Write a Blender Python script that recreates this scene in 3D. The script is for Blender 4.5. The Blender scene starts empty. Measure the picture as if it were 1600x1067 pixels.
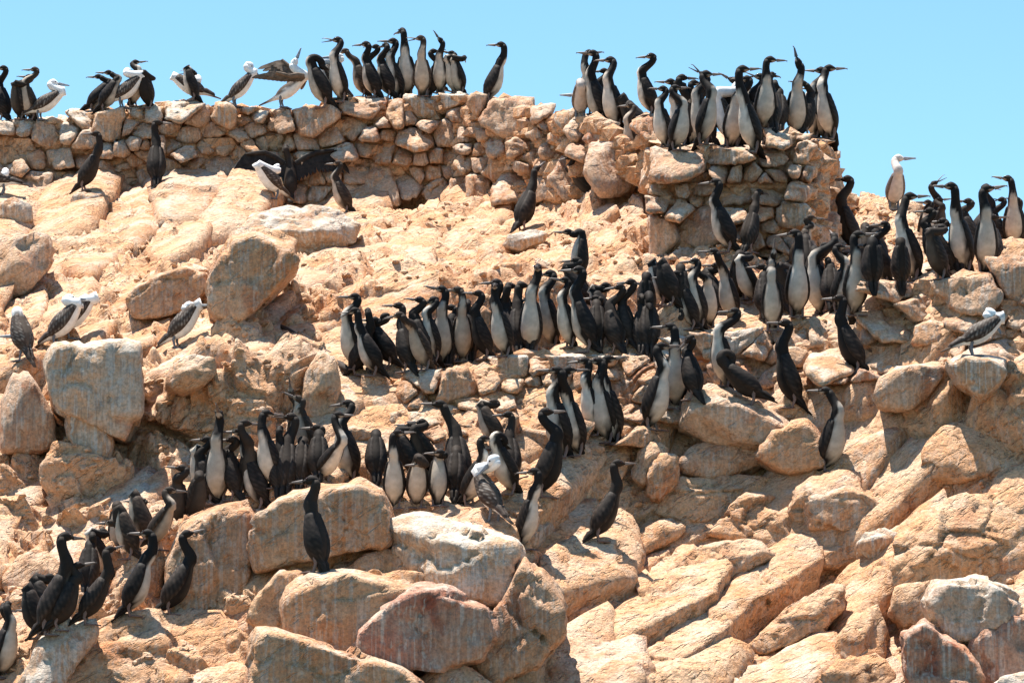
import bpy, bmesh, math, random
import numpy as np
from mathutils import Vector, Matrix
from mathutils.bvhtree import BVHTree

random.seed(7)
rng = np.random.default_rng(7)
scene = bpy.context.scene
COL = scene.collection

# ------------------------------------------------------------------ camera, sky, sun, exposure
F = 5600.0                                  # focal length in pixels of a 1600 px wide frame
HORIZON = 1200.0                            # row of the eye level in that frame (camera looks up)
PITCH = math.atan((HORIZON - 533.5) / F)
CAM = np.array([0.0, 0.0, 2.2])
cam_d = bpy.data.cameras.new('camera')
cam_d.sensor_width = 36.0
cam_d.lens = F / 1600 * 36.0
cam_d.clip_start = 0.5
cam_d.clip_end = 3000
cam = bpy.data.objects.new('camera', cam_d)
COL.objects.link(cam)
cam.location = CAM
cam.rotation_euler = (math.pi / 2 + PITCH, 0, 0)
scene.camera = cam

SUN_EL = math.radians(74.0)
SUN_AZ = math.radians(-52.0)                # from +Y (behind the hill) towards -X (left)
SUN = Vector((math.cos(SUN_EL) * math.sin(SUN_AZ), math.cos(SUN_EL) * math.cos(SUN_AZ), math.sin(SUN_EL)))

world = bpy.data.worlds.new('World')
scene.world = world
world.use_nodes = True
wn = world.node_tree
for n in list(wn.nodes):
    wn.nodes.remove(n)
w_out = wn.nodes.new('ShaderNodeOutputWorld')
w_bg = wn.nodes.new('ShaderNodeBackground')
w_sky = wn.nodes.new('ShaderNodeTexSky')
w_sky.sky_type = 'NISHITA'
w_sky.sun_disc = False
w_sky.sun_elevation = SUN_EL
w_sky.sun_rotation = SUN_AZ
w_sky.altitude = 0
w_sky.air_density = 1.0
w_sky.dust_density = 0.0
w_sky.ozone_density = 4.0
w_bg.inputs['Strength'].default_value = 0.081
w_mix = wn.nodes.new('ShaderNodeMix')            # the photograph's sky leans to cyan all over
w_mix.data_type = 'RGBA'; w_mix.blend_type = 'MULTIPLY'
w_mix.inputs[0].default_value = 1.0
w_mix.inputs[7].default_value = (0.80, 1.01, 1.0, 1.0)
wn.links.new(w_sky.outputs[0], w_mix.inputs[6])
wn.links.new(w_mix.outputs[2], w_bg.inputs['Color'])
wn.links.new(w_bg.outputs[0], w_out.inputs['Surface'])

sun_d = bpy.data.lights.new('sun', 'SUN')
sun_d.energy = 4.4
sun_d.angle = math.radians(0.53)
sun_d.color = (1.0, 0.95, 0.87)
sun_o = bpy.data.objects.new('sun', sun_d)
COL.objects.link(sun_o)
sun_o.rotation_euler = SUN.to_track_quat('Z', 'Y').to_euler()

vs = scene.view_settings
vs.view_transform = 'Standard'
vs.look = 'None'
vs.exposure = 1.25
vs.gamma = 1.0
vs.use_curve_mapping = False
scene.cycles.max_bounces = 6
scene.cycles.diffuse_bounces = 4

# ------------------------------------------------------------------ projection helper
CP, SP = math.cos(PITCH), math.sin(PITCH)

def pt(u, v, D):
    """World point seen at column u, row v of the 1600 px frame, D metres away along +Y (arrays allowed)."""
    u = np.asarray(u, float); v = np.asarray(v, float); D = np.asarray(D, float)
    xc = (u - 800.0) / F
    yc = (533.5 - v) / F
    dy = CP - SP * yc
    dz = SP + CP * yc
    k = D / dy
    return np.stack(np.broadcast_arrays(CAM[0] + xc * k, CAM[1] + D, CAM[2] + dz * k), -1)

# ------------------------------------------------------------------ numpy noise
def _h(i, j, k, s):
    with np.errstate(over='ignore'):
        x = (i.astype(np.int64).astype(np.uint32) * np.uint32(374761393)
             + j.astype(np.int64).astype(np.uint32) * np.uint32(668265263)
             + k.astype(np.int64).astype(np.uint32) * np.uint32(2147483647) + np.uint32((s * 1274126177) & 0xffffffff))
        x = (x ^ (x >> np.uint32(13))) * np.uint32(1274126177)
        x = (x ^ (x >> np.uint32(15))) * np.uint32(2246822519)
        x = x ^ (x >> np.uint32(14))
    return x.astype(np.float64) / 4294967295.0

def vnoise(p, s=0):
    f = np.floor(p); t = p - f
    t = t * t * (3 - 2 * t)
    i, j, k = f[..., 0], f[..., 1], f[..., 2]
    r = 0
    for a in (0, 1):
        wa = t[..., 0] if a else 1 - t[..., 0]
        for b in (0, 1):
            wb = t[..., 1] if b else 1 - t[..., 1]
            for c in (0, 1):
                wc = t[..., 2] if c else 1 - t[..., 2]
                r = r + wa * wb * wc * _h(i + a, j + b, k + c, s)
    return r * 2 - 1

def fbm(p, octv=4, s=0):
    r = 0; a = 1.0; q = np.asarray(p, float)
    for o in range(octv):
        r = r + a * vnoise(q, s + o)
        q = q * 2.03 + 17.1
        a *= 0.5
    return r

def voronoi(p, s=0, want=False):
    """F1, F2 distances, random value per cell and three random tilts applied to the offset from the cell point."""
    f = np.floor(p)
    F1 = np.full(p.shape[:-1], 9.0); F2 = F1.copy()
    val = np.zeros_like(F1); til = np.zeros_like(F1); off = np.zeros(p.shape)
    for a in (-1, 0, 1):
        for b in (-1, 0, 1):
            for c in (-1, 0, 1):
                i, j, k = f[..., 0] + a, f[..., 1] + b, f[..., 2] + c
                h1, h2, h3 = _h(i, j, k, s), _h(i, j, k, s + 11), _h(i, j, k, s + 23)
                dx = i + h1 - p[..., 0]; dy = j + h2 - p[..., 1]; dz = k + h3 - p[..., 2]
                d = np.sqrt(dx * dx + dy * dy + dz * dz)
                near = d < F1
                F2 = np.where(near, F1, np.minimum(F2, d))
                v = (h1 * 7.3 + h2 * 3.1 + h3 * 5.7) % 1.0
                tl = dx * (h2 - .5) + dy * (h3 - .5) + dz * (h1 - .5)
                val = np.where(near, v, val); til = np.where(near, tl, til)
                if want:
                    off = np.where(near[..., None], -np.stack([dx, dy, dz], -1), off)
                F1 = np.where(near, d, F1)
    return (F1, F2, val, til, off) if want else (F1, F2, val, til)

# ------------------------------------------------------------------ object helpers
def new_mesh(name, verts, faces, smooth=True):
    me = bpy.data.meshes.new(name)
    verts = np.asarray(verts, np.float32)
    if isinstance(faces, np.ndarray):
        nf, k = faces.shape
        me.vertices.add(len(verts)); me.vertices.foreach_set('co', verts.ravel())
        me.loops.add(nf * k); me.loops.foreach_set('vertex_index', faces.ravel().astype(np.int32))
        me.polygons.add(nf)
        me.polygons.foreach_set('loop_start', np.arange(0, nf * k, k, dtype=np.int32))
        me.polygons.foreach_set('loop_total', np.full(nf, k, dtype=np.int32))
        me.update(calc_edges=True)
    else:
        me.from_pydata([tuple(map(float, v)) for v in verts], [], faces)
    me.polygons.foreach_set('use_smooth', np.full(len(me.polygons), smooth, dtype=bool))
    me.update()
    return me

def link(name, me, mat=None, parent=None, loc=None):
    o = bpy.data.objects.new(name, me)
    COL.objects.link(o)
    if mat is not None and not me.materials:
        me.materials.append(mat)
    if loc is not None:
        o.location = loc
    if parent is not None:
        o.parent = parent
    return o

def tag(o, label=None, cat=None, group=None, kind=None):
    if label: o['label'] = label
    if cat: o['category'] = cat
    if group: o['group'] = group
    if kind: o['kind'] = kind
    return o

def empty(name, loc=(0, 0, 0)):
    o = bpy.data.objects.new(name, None)
    o.empty_display_size = 0.1
    COL.objects.link(o)
    o.location = loc
    return o

def ico(sub):
    bm = bmesh.new()
    bmesh.ops.create_icosphere(bm, subdivisions=sub, radius=1.0)
    bm.verts.ensure_lookup_table()
    v = np.array([x.co[:] for x in bm.verts])
    f = np.array([[y.index for y in x.verts] for x in bm.faces])
    bm.free()
    return v / np.linalg.norm(v, axis=1, keepdims=True), f
ICO = {s: ico(s) for s in (1, 2, 3, 4, 5, 6)}

# ------------------------------------------------------------------ materials
def nodes_of(name):
    m = bpy.data.materials.new(name)
    m.use_nodes = True
    nt = m.node_tree
    b = nt.nodes['Principled BSDF']
    return m, nt, b

def rock_material(name, cols, guano=0.5, streak=0.5, dark=0.35, rust=0.25, tint=0.25, bump=0.8, pits=0.0, crust=0.0, rust_col=(0.40, 0.13, 0.055)):
    """Dry weathered rock: mottled base, iron stains, white droppings on flat tops and running down steep faces."""
    m, nt, b = nodes_of(name)
    N, L = nt.nodes, nt.links
    def node(t, **kw):
        n = N.new(t)
        for k, v in kw.items():
            setattr(n, k, v)
        return n
    def math_(op, a, b_=None, clamp=False):
        n = node('ShaderNodeMath', operation=op); n.use_clamp = clamp
        for i, x in enumerate((a, b_)):
            if x is None: continue
            if isinstance(x, (int, float)): n.inputs[i].default_value = x
            else: L.new(x, n.inputs[i])
        return n.outputs[0]
    def ramp(x, lo, hi, a=0.0, c=1.0):
        n = node('ShaderNodeMapRange', interpolation_type='SMOOTHSTEP')
        L.new(x, n.inputs['Value'])
        n.inputs['From Min'].default_value = lo; n.inputs['From Max'].default_value = hi
        n.inputs['To Min'].default_value = a; n.inputs['To Max'].default_value = c
        return n.outputs[0]
    def noise(vec, scale, detail=5, rough=0.55, dist=0.0):
        n = node('ShaderNodeTexNoise')
        L.new(vec, n.inputs['Vector'])
        n.inputs['Scale'].default_value = scale; n.inputs['Detail'].default_value = detail
        n.inputs['Roughness'].default_value = rough; n.inputs['Distortion'].default_value = dist
        return n.outputs['Fac']
    def mix(fac, a, c, mode='MIX'):
        n = node('ShaderNodeMix', data_type='RGBA', blend_type=mode)
        if isinstance(fac, (int, float)): n.inputs[0].default_value = fac
        else: L.new(fac, n.inputs[0])
        for i, x in ((6, a), (7, c)):
            if isinstance(x, tuple): n.inputs[i].default_value = (*x, 1)
            else: L.new(x, n.inputs[i])
        return n.outputs[2]
    geo = node('ShaderNodeNewGeometry')
    pos = geo.outputs['Position']
    info = node('ShaderNodeObjectInfo')
    rnd = info.outputs['Random']
    shift = node('ShaderNodeVectorMath', operation='ADD')
    L.new(pos, shift.inputs[0])
    cmb = node('ShaderNodeCombineXYZ')
    L.new(math_('MULTIPLY', rnd, 37.0), cmb.inputs[0]); L.new(math_('MULTIPLY', rnd, 11.0), cmb.inputs[1])
    L.new(cmb.outputs[0], shift.inputs[1])
    P = shift.outputs[0]
    sep = node('ShaderNodeSeparateXYZ'); L.new(geo.outputs['Normal'], sep.inputs[0])
    nz = sep.outputs[2]
    n1 = noise(P, 1.7, 3, 0.6)
    n2 = noise(P, 6.0, 3, 0.65)
    c = mix(ramp(n1, 0.36, 0.64), cols[0], cols[1])
    c = mix(ramp(n2, 0.45, 0.72), c, cols[2])
    n0 = noise(P, 0.6, 2, 0.5)
    c = mix(ramp(n0, 0.50, 0.66, 0.0, 0.45), c, (0.58, 0.28, 0.130))
    c = mix(ramp(n0, 0.48, 0.34, 0.0, 0.40), c, (0.66, 0.48, 0.345))
    # each stone a little different
    c = mix(math_('MULTIPLY', rnd, tint), c, (0.44, 0.32, 0.26))
    # iron stains
    n3 = noise(P, 2.6, 3, 0.6, 0.6)
    c = mix(math_('MULTIPLY', ramp(n3, 0.54, 0.70), rust), c, rust_col)
    # droppings running down the steep faces
    mp = node('ShaderNodeMapping'); L.new(P, mp.inputs['Vector'])
    mp.inputs['Scale'].default_value = (30.0, 30.0, 1.0)
    s1 = noise(mp.outputs[0], 1.0, 2, 0.6)
    mp2 = node('ShaderNodeMapping'); L.new(P, mp2.inputs['Vector'])
    mp2.inputs['Scale'].default_value = (48.0, 48.0, 1.8); mp2.inputs['Location'].default_value = (5, 3, 1)
    s2 = noise(mp2.outputs[0], 1.0, 2, 0.6)
    steep = ramp(nz, 0.8, 0.35)
    patch = ramp(n1, 0.30, 0.50, 0.25, 1.0)
    c = mix(math_('MULTIPLY', math_('MULTIPLY', ramp(s1, 0.48, 0.62), steep), math_('MULTIPLY', patch, streak)), c, (0.62, 0.54, 0.455))
    c = mix(math_('MULTIPLY', math_('MULTIPLY', ramp(s2, 0.50, 0.64), steep), math_('MULTIPLY', patch, dark)), c, (0.17, 0.125, 0.105))
    # white crust on the flat tops
    top = ramp(nz, 0.45, 0.85)
    n4 = noise(P, 3.2, 4, 0.68)
    c = mix(math_('MULTIPLY', math_('MULTIPLY', top, ramp(n4, 0.42, 0.62)), guano), c, (0.68, 0.57, 0.455))
    if crust:                                  # thick splashes over the shoulders of the rock
        n6 = noise(P, 4.5, 5, 0.65)
        c = mix(math_('MULTIPLY', math_('MULTIPLY', ramp(nz, -0.1, 0.45), ramp(n6, 0.48, 0.58)), 0.65), c, (0.72, 0.63, 0.53))
    # speckle and pits
    n5 = noise(P, 45.0, 2, 0.7)
    c = mix(1.0, c, node_grey(nt, ramp(n5, 0.28, 0.68, 0.74, 1.10)), 'MULTIPLY')
    L.new(c, b.inputs['Base Color'])
    b.inputs['Roughness'].default_value = 0.92
    b.inputs['Specular IOR Level'].default_value = 0.18
    # fine relief
    f1 = noise(P, 11.0, 6, 0.68)
    hgt = f1
    if pits:                                   # short chips and pits along the bedding
        rot = node('ShaderNodeMapping'); L.new(P, rot.inputs['Vector'])
        rot.inputs['Rotation'].default_value = (0.0, math.radians(36), 0.0)
        st = node('ShaderNodeMapping'); L.new(rot.outputs[0], st.inputs['Vector'])
        st.inputs['Scale'].default_value = (6.0, 16.0, 26.0)
        pn = noise(st.outputs[0], 1.0, 3, 0.6)
        hgt = math_('ADD', hgt, math_('MULTIPLY', ramp(pn, 0.30, 0.46), pits))
    bp = node('ShaderNodeBump')
    bp.inputs['Strength'].default_value = bump; bp.inputs['Distance'].default_value = 0.075
    L.new(hgt, bp.inputs['Height']); L.new(bp.outputs[0], b.inputs['Normal'])
    return m

def node_grey(nt, x):
    n = nt.nodes.new('ShaderNodeCombineXYZ')
    for i in range(3):
        nt.links.new(x, n.inputs[i])
    return n.outputs[0]

TAN = ((0.721, 0.428, 0.243), (0.668, 0.342, 0.169), (0.740, 0.483, 0.302))
GREY = ((0.657, 0.392, 0.228), (0.594, 0.308, 0.158), (0.657, 0.453, 0.302))
M_SLOPE = rock_material('sunburnt hillside rock', TAN, guano=0.45, streak=0.30, dark=0.15, rust=0.40, tint=0.0, bump=0.9, pits=0.55)
M_WALL = rock_material('dry wall stone', GREY, guano=0.75, streak=0.6, dark=0.38, rust=0.6, tint=0.40)
M_BOULD = rock_material('boulder rock', ((0.657, 0.383, 0.211), (0.594, 0.296, 0.143), (0.668, 0.437, 0.278)), guano=0.65, streak=0.45, dark=0.25, rust=0.55, tint=0.20, pits=0.35)
M_RED = rock_material('iron stained boulder rock', ((0.551, 0.302, 0.200), (0.488, 0.175, 0.103), (0.551, 0.360, 0.264)), guano=0.85, streak=0.6, dark=0.40, rust=0.85, tint=0.15, rust_col=(0.318, 0.079, 0.043))
M_WHITE = rock_material('guano crusted rock', ((0.636, 0.432, 0.288), (0.583, 0.342, 0.190), (0.668, 0.524, 0.399)), guano=1.0, streak=0.85, dark=0.38, rust=0.45, tint=0.2, crust=0.30)
# ------------------------------------------------------------------ the hillside: profile of the slope, column by column
# rows: foot, lower slope, lower ledge, back of lower ledge, middle ledge edge, back of middle ledge, foot of top wall, top
PROFILE = {
 -400: [(1067,24.2),(930,25.4),(800,26.7),(700,27.7),(560,29.2),(480,30.7),(297,35.5),(190,35.5)],
    0: [(1067,24.0),(960,24.7),(830,26.2),(710,27.0),(570,27.5),(480,29.8),(300,35.4),(193,35.4)],
  200: [(1067,23.8),(965,24.5),(850,25.9),(765,26.4),(590,26.8),(500,29.0),(290,35.3),(172,35.3)],
  400: [(1067,23.6),(930,24.3),(800,25.7),(720,26.25),(560,26.65),(470,28.9),(305,34.9),(168,35.2)],
  500: [(1067,23.5),(900,24.1),(800,25.5),(690,26.3),(600,26.9),(460,28.8),(312,34.9),(166,35.1)],
  620: [(1067,23.5),(900,24.1),(800,25.5),(690,26.3),(583,26.95),(450,28.7),(314,34.8),(160,35.0)],
  800: [(1067,23.8),(870,25.0),(790,25.8),(680,26.4),(560,26.95),(435,28.5),(314,34.2),(158,34.5)],
  900: [(1067,24.0),(850,25.6),(730,26.2),(660,26.5),(552,26.95),(430,28.4),(308,33.0),(180,33.3)],
 1005: [(1067,24.0),(850,25.9),(700,26.4),(640,26.65),(552,27.0),(428,28.3),(302,31.7),(192,31.9)],
 1035: [(1067,24.0),(850,25.9),(690,26.45),(630,26.7),(545,27.05),(425,28.3),(402,29.15),(225,29.4),(186,31.4)],
 1200: [(1067,24.1),(850,25.9),(650,26.6),(600,26.9),(508,27.3),(420,28.3),(395,29.15),(227,29.4),(188,31.4)],
 1285: [(1067,24.1),(850,25.8),(640,26.5),(590,26.8),(500,27.2),(420,28.3),(390,29.2),(225,29.5),(198,31.2)],
 1335: [(1067,24.0),(840,25.7),(620,26.4),(580,26.7),(500,27.1),(425,28.3),(345,34.5),(322,36.0)],
 1420: [(1067,23.9),(820,25.6),(600,26.3),(565,26.55),(448,26.95),(425,28.2),(360,34.0),(338,36.0)],
 1480: [(1067,23.8),(800,25.3),(580,26.1),(560,26.3),(440,26.6),(422,28.0),(397,32.0),(384,35.0)],
 1600: [(1067,23.6),(790,25.1),(570,26.0),(545,26.2),(420,26.5),(411,28.0),(405,32.0),(401,34.0)],
 2000: [(1067,23.6),(790,25.1),(570,26.0),(545,26.2),(420,26.5),(411,28.0),(405,32.0),(401,34.0)],
}
UCOL = np.array(sorted(PROFILE))
_pv, _pd = [], []
for u_ in UCOL:
    r_ = PROFILE[u_]
    kv = [1500] + [x[0] for x in r_[:8]]
    kd = [r_[0][1] - 2.4] + [x[1] for x in r_[:8]]
    if len(r_) > 8:
        kv.append(r_[8][0]); kd.append(r_[8][1])
    else:                                    # behind the top the ground runs level
        d9 = kd[-1] + 2.0
        kv.append(HORIZON - (HORIZON - kv[-1]) * kd[-1] / d9); kd.append(d9)
    d10 = kd[-1] + 7.0                       # and then falls away
    kv.append(HORIZON - ((HORIZON - kv[-1]) * kd[-1] / F - 2.5) / d10 * F); kd.append(d10)
    _pv.append(kv); _pd.append(kd)
PV = np.array(_pv, float); PD = np.array(_pd, float)

def column(u):
    u = np.atleast_1d(np.asarray(u, float))
    return (np.stack([np.interp(u, UCOL, PV[:, k]) for k in range(PV.shape[1])], 1),
            np.stack([np.interp(u, UCOL, PD[:, k]) for k in range(PD.shape[1])], 1))

def depth(u, v):
    cv, cd = column(u)
    cv, cd = cv[0][:9], cd[0][:9]
    return float(np.interp(-v, -cv, cd))

SEG = [24, 90, 66, 66, 76, 74, 96, 30, 14, 10]
cols_u = np.concatenate([np.linspace(-400, -30, 40, endpoint=False), np.linspace(-30, 1630, 520, endpoint=False), np.linspace(1630, 2000, 40)])
cv, cd = column(cols_u)
tv, td, ts = [], [], []
for k, n in enumerate(SEG):
    for i in range(n):
        t = i / n
        tv.append(cv[:, k] * (1 - t) + cv[:, k + 1] * t)
        td.append(cd[:, k] * (1 - t) + cd[:, k + 1] * t)
        ts.append(k + t)
tv.append(cv[:, -1]); td.append(cd[:, -1]); ts.append(len(SEG))
TV, TD, TS = np.array(tv), np.array(td), np.array(ts)
# soften the breaks of the profile
def soft(a, n):
    for _ in range(n):
        b = a.copy(); b[1:-1] = (a[:-2] + 2 * a[1:-1] + a[2:]) / 4; a = b
    return a
TV, TD = soft(TV, 4), soft(TD, 4)
TU = np.broadcast_to(cols_u, TV.shape)
# hollows and bulges of the slope: column, row, half widths, metres back
for hu, hv, ru, rv, dd in [(40,515,45,55,.9),(260,690,120,50,.25),(120,760,60,50,-.35),(1000,740,60,40,-.1),
                           (250,540,60,40,-.2),(520,420,60,40,-.15),(100,420,80,50,-.25),(860,960,25,70,.5),(1395,800,20,80,.3),(640,380,120,30,-.2),(1330,690,60,40,.25)]:
    TD = TD + dd * np.exp(-((TU - hu) / ru) ** 2 - ((TV - hv) / rv) ** 2)
G = pt(TU, TV, TD)                              # rows x columns x 3
du = np.gradient(G, axis=1); dr = np.gradient(G, axis=0)
NRM = np.cross(du, dr); NRM /= np.linalg.norm(NRM, axis=2, keepdims=True) + 1e-9
if NRM[..., 2].mean() < 0: NRM = -NRM

def box_mask(u0, u1, v0, v1, w=40.0):
    a = np.clip((TU - u0) / w + .5, 0, 1) * np.clip((u1 - TU) / w + .5, 0, 1)
    b = np.clip((TV - v0) / w + .5, 0, 1) * np.clip((v1 - TV) / w + .5, 0, 1)
    return a * b
slabs = box_mask(860, 2100, 690, 1600, 80)       # dipping slabs, lower right
cliff = box_mask(60, 470, 590, 770, 40)
rubble_zone = np.maximum(box_mask(120, 560, 400, 900, 80), box_mask(-400, 300, 700, 1000, 80))
calm = np.maximum.reduce([box_mask(500, 1100, 560, 700, 24), box_mask(1100, 1640, 440, 580, 24),
                          box_mask(1005, 1330, 165, 405, 20), box_mask(-400, 1020, 150, 296, 16)])
upper = np.clip((TS[:, None] - 5.6) / .6, 0, 1) * np.ones_like(TU)

p = G.copy()
p = p + 0.12 * np.stack([vnoise(G * 2.2, 3), vnoise(G * 2.2, 4), vnoise(G * 2.2, 5)], -1)
# strata run up to the right: stretch the cells along that direction
ax = np.array([0.80, 0.10, 0.59]); ax /= np.linalg.norm(ax)
along = (p @ ax)[..., None] * ax
pst = p - along * 0.62
amp = 1.0 - 0.85 * calm
def lumps(q, s, rise, tilt, joint=0.22):
    F1, F2, val, til = voronoi(q, s)
    e = np.clip((F2 - F1) / joint, 0, 1); e = e * e * (3 - 2 * e)
    return e * ((0.25 + val) * rise + til * tilt), e
big, e1 = lumps(p / 0.80 + 3.3, 1, 0.22, 0.28, 0.32)
mid, e2 = lumps(p / 0.34 + 9.1, 3, 0.09, 0.10, 0.32)
small, e3 = lumps(p / 0.14 + 5.1, 4, 0.036, 0.04, 0.35)
def slab_steps(q, s, rise, saw, joint):
    # flat plates that climb gently and break off in a riser on their lower right side
    F1, F2, val, til, off = voronoi(q, s, True)
    e = np.clip((F2 - F1) / joint, 0, 1)
    cut = off @ np.array([0.62, -0.35, -0.70])
    return (val - .2) * rise + cut * saw + til * saw * .5 - (1 - e) * 0.03 * rise / .1
slab1 = slab_steps(pst / 0.62 + 1.7, 2, 0.13, 0.16, 0.05)
slab2 = slab_steps(pst / 0.27 + 4.4, 5, 0.045, 0.05, 0.06)
slab3 = slab_steps(pst / 0.12 + 2.4, 6, 0.012, 0.016, 0.08)
ridge = 1 - np.abs(fbm(p * np.array([1.0, 1.0, 2.0]) / 0.5, 4, 21))
rough_ = big * 0.9 + mid + small + 0.05 * ridge
flat_ = big * 0.50 + mid * 0.55 + small * 0.9 + 0.07 * ridge
slab_ = slab1 * 0.35 + slab2 * 0.6 + slab3
disp = (rough_ * (1 - upper) + flat_ * upper) * (1 - slabs) + slab_ * slabs
disp = disp + rubble_zone * (small * 0.8 + 0.03 * fbm(p / 0.12, 2, 31)) + 0.07 * fbm(p / 1.3, 3, 9) + 0.010 * fbm(p / 0.06, 2, 13)
disp = (disp - 0.12) * amp - 0.08 * calm
G2 = G + NRM * disp[..., None]
nr, nc = TU.shape
idx = np.arange(nr * nc).reshape(nr, nc)
quads = np.stack([idx[:-1, :-1], idx[:-1, 1:], idx[1:, 1:], idx[1:, :-1]], -1).reshape(-1, 4)
hill = link('hillside', new_mesh('hillside', G2.reshape(-1, 3), quads), M_SLOPE)
tag(hill, 'steep sunlit hillside of cracked tan rock', kind='structure')

# triangles of everything the birds may stand on
SUP_V, SUP_F, _sup_n = [], [], 0
def support(v, f):
    global _sup_n
    SUP_V.append(np.asarray(v, float)); SUP_F.append([tuple(x) for x in (np.asarray(f) + _sup_n).tolist()])
    _sup_n += len(v)
cs = np.arange(0, nc, 2); rs = np.arange(0, nr, 2)
sub = G2[np.ix_(rs, cs)]
i2 = np.arange(len(rs) * len(cs)).reshape(len(rs), len(cs))
support(sub.reshape(-1, 3), np.stack([i2[:-1, :-1], i2[:-1, 1:], i2[1:, 1:], i2[1:, :-1]], -1).reshape(-1, 4))

# ------------------------------------------------------------------ rocks from convex hulls
def hull_planes(q):
    bm = bmesh.new()
    vs_ = [bm.verts.new(x) for x in q]
    bmesh.ops.convex_hull(bm, input=vs_)
    bm.normal_update()
    out = []
    for f_ in bm.faces:
        n = np.array(f_.normal[:]); 
        if np.linalg.norm(n) < .5: continue
        d = float(n @ np.array(f_.verts[0].co[:]))
        if d < 0: n, d = -n, -d
        for m_, e in out:
            if n @ m_ > 0.985: break
        else:
            out.append((n, max(d, 0.05)))
    bm.free()
    return np.array([x[0] for x in out]), np.array([x[1] for x in out])

def rock(points, sub=3, pw=40, chips=9, rough=0.045, seed=0, fine=1.0):
    """Rounded, chipped and roughened solid filling the hull of the given points. Returns centre, local verts, faces."""
    r = np.random.default_rng(seed)
    points = np.asarray(points, float)
    c = (points.max(0) + points.min(0)) / 2
    ext = (points.max(0) - points.min(0)) / 2 + 1e-4
    q = (points - c) / ext
    n, d = hull_planes(q)
    for _ in range(chips):
        m_ = r.normal(size=3); m_ /= np.linalg.norm(m_)
        h = (q @ m_).max()
        n = np.vstack([n, m_]); d = np.append(d, h * r.uniform(0.86, 0.97))
    dirs, f = ICO[sub]
    a = np.maximum(dirs @ n.T, 0) / d
    rad = (a ** pw).sum(1) ** (-1.0 / pw)
    v = dirs * rad[:, None] * ext
    w = v + c
    size = ext.mean()
    sz = min(size, 0.45)
    g = fbm(w / (size * 0.8) + seed, 5, 40) * rough * size * 0.8
    wq = w + 0.15 * sz * np.stack([vnoise(w / (sz * .5), 61), vnoise(w / (sz * .5), 62), vnoise(w / (sz * .5), 63)], -1)
    F1, F2, val, til = voronoi(wq / (sz * 0.95) + seed * .37, 6)       # big pieces split off along flat breaks
    g = g + np.where(val < .30, -1.9, np.where(val > .72, .9, 0.0)) * rough * sz + til * 3.2 * rough * sz - 1.5 * np.exp(-((F2 - F1) / .035) ** 2) * rough * sz
    F1, F2, val, til = voronoi(wq / (sz * 0.36) + seed * .77, 7)       # chips
    g = g + np.where(val < .25, -.9, 0.0) * rough * sz + til * 1.3 * rough * sz
    g = g + fbm(w / 0.09, 3, 50) * 0.010 * fine
    v = v * (1 + (g / (np.linalg.norm(v, axis=1) + 1e-6)))[:, None]
    return c, v, f

def clip_poly(poly, px, py, nx, ny):
    out = []
    for i in range(len(poly)):
        a, b = poly[i], poly[(i + 1) % len(poly)]
        da = (a[0] - px) * nx + (a[1] - py) * ny
        db = (b[0] - px) * nx + (b[1] - py) * ny
        if da <= 0: out.append(a)
        if (da < 0 < db) or (db < 0 < da):
            t = da / (da - db)
            out.append((a[0] + (b[0] - a[0]) * t, a[1] + (b[1] - a[1]) * t))
    return out

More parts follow.
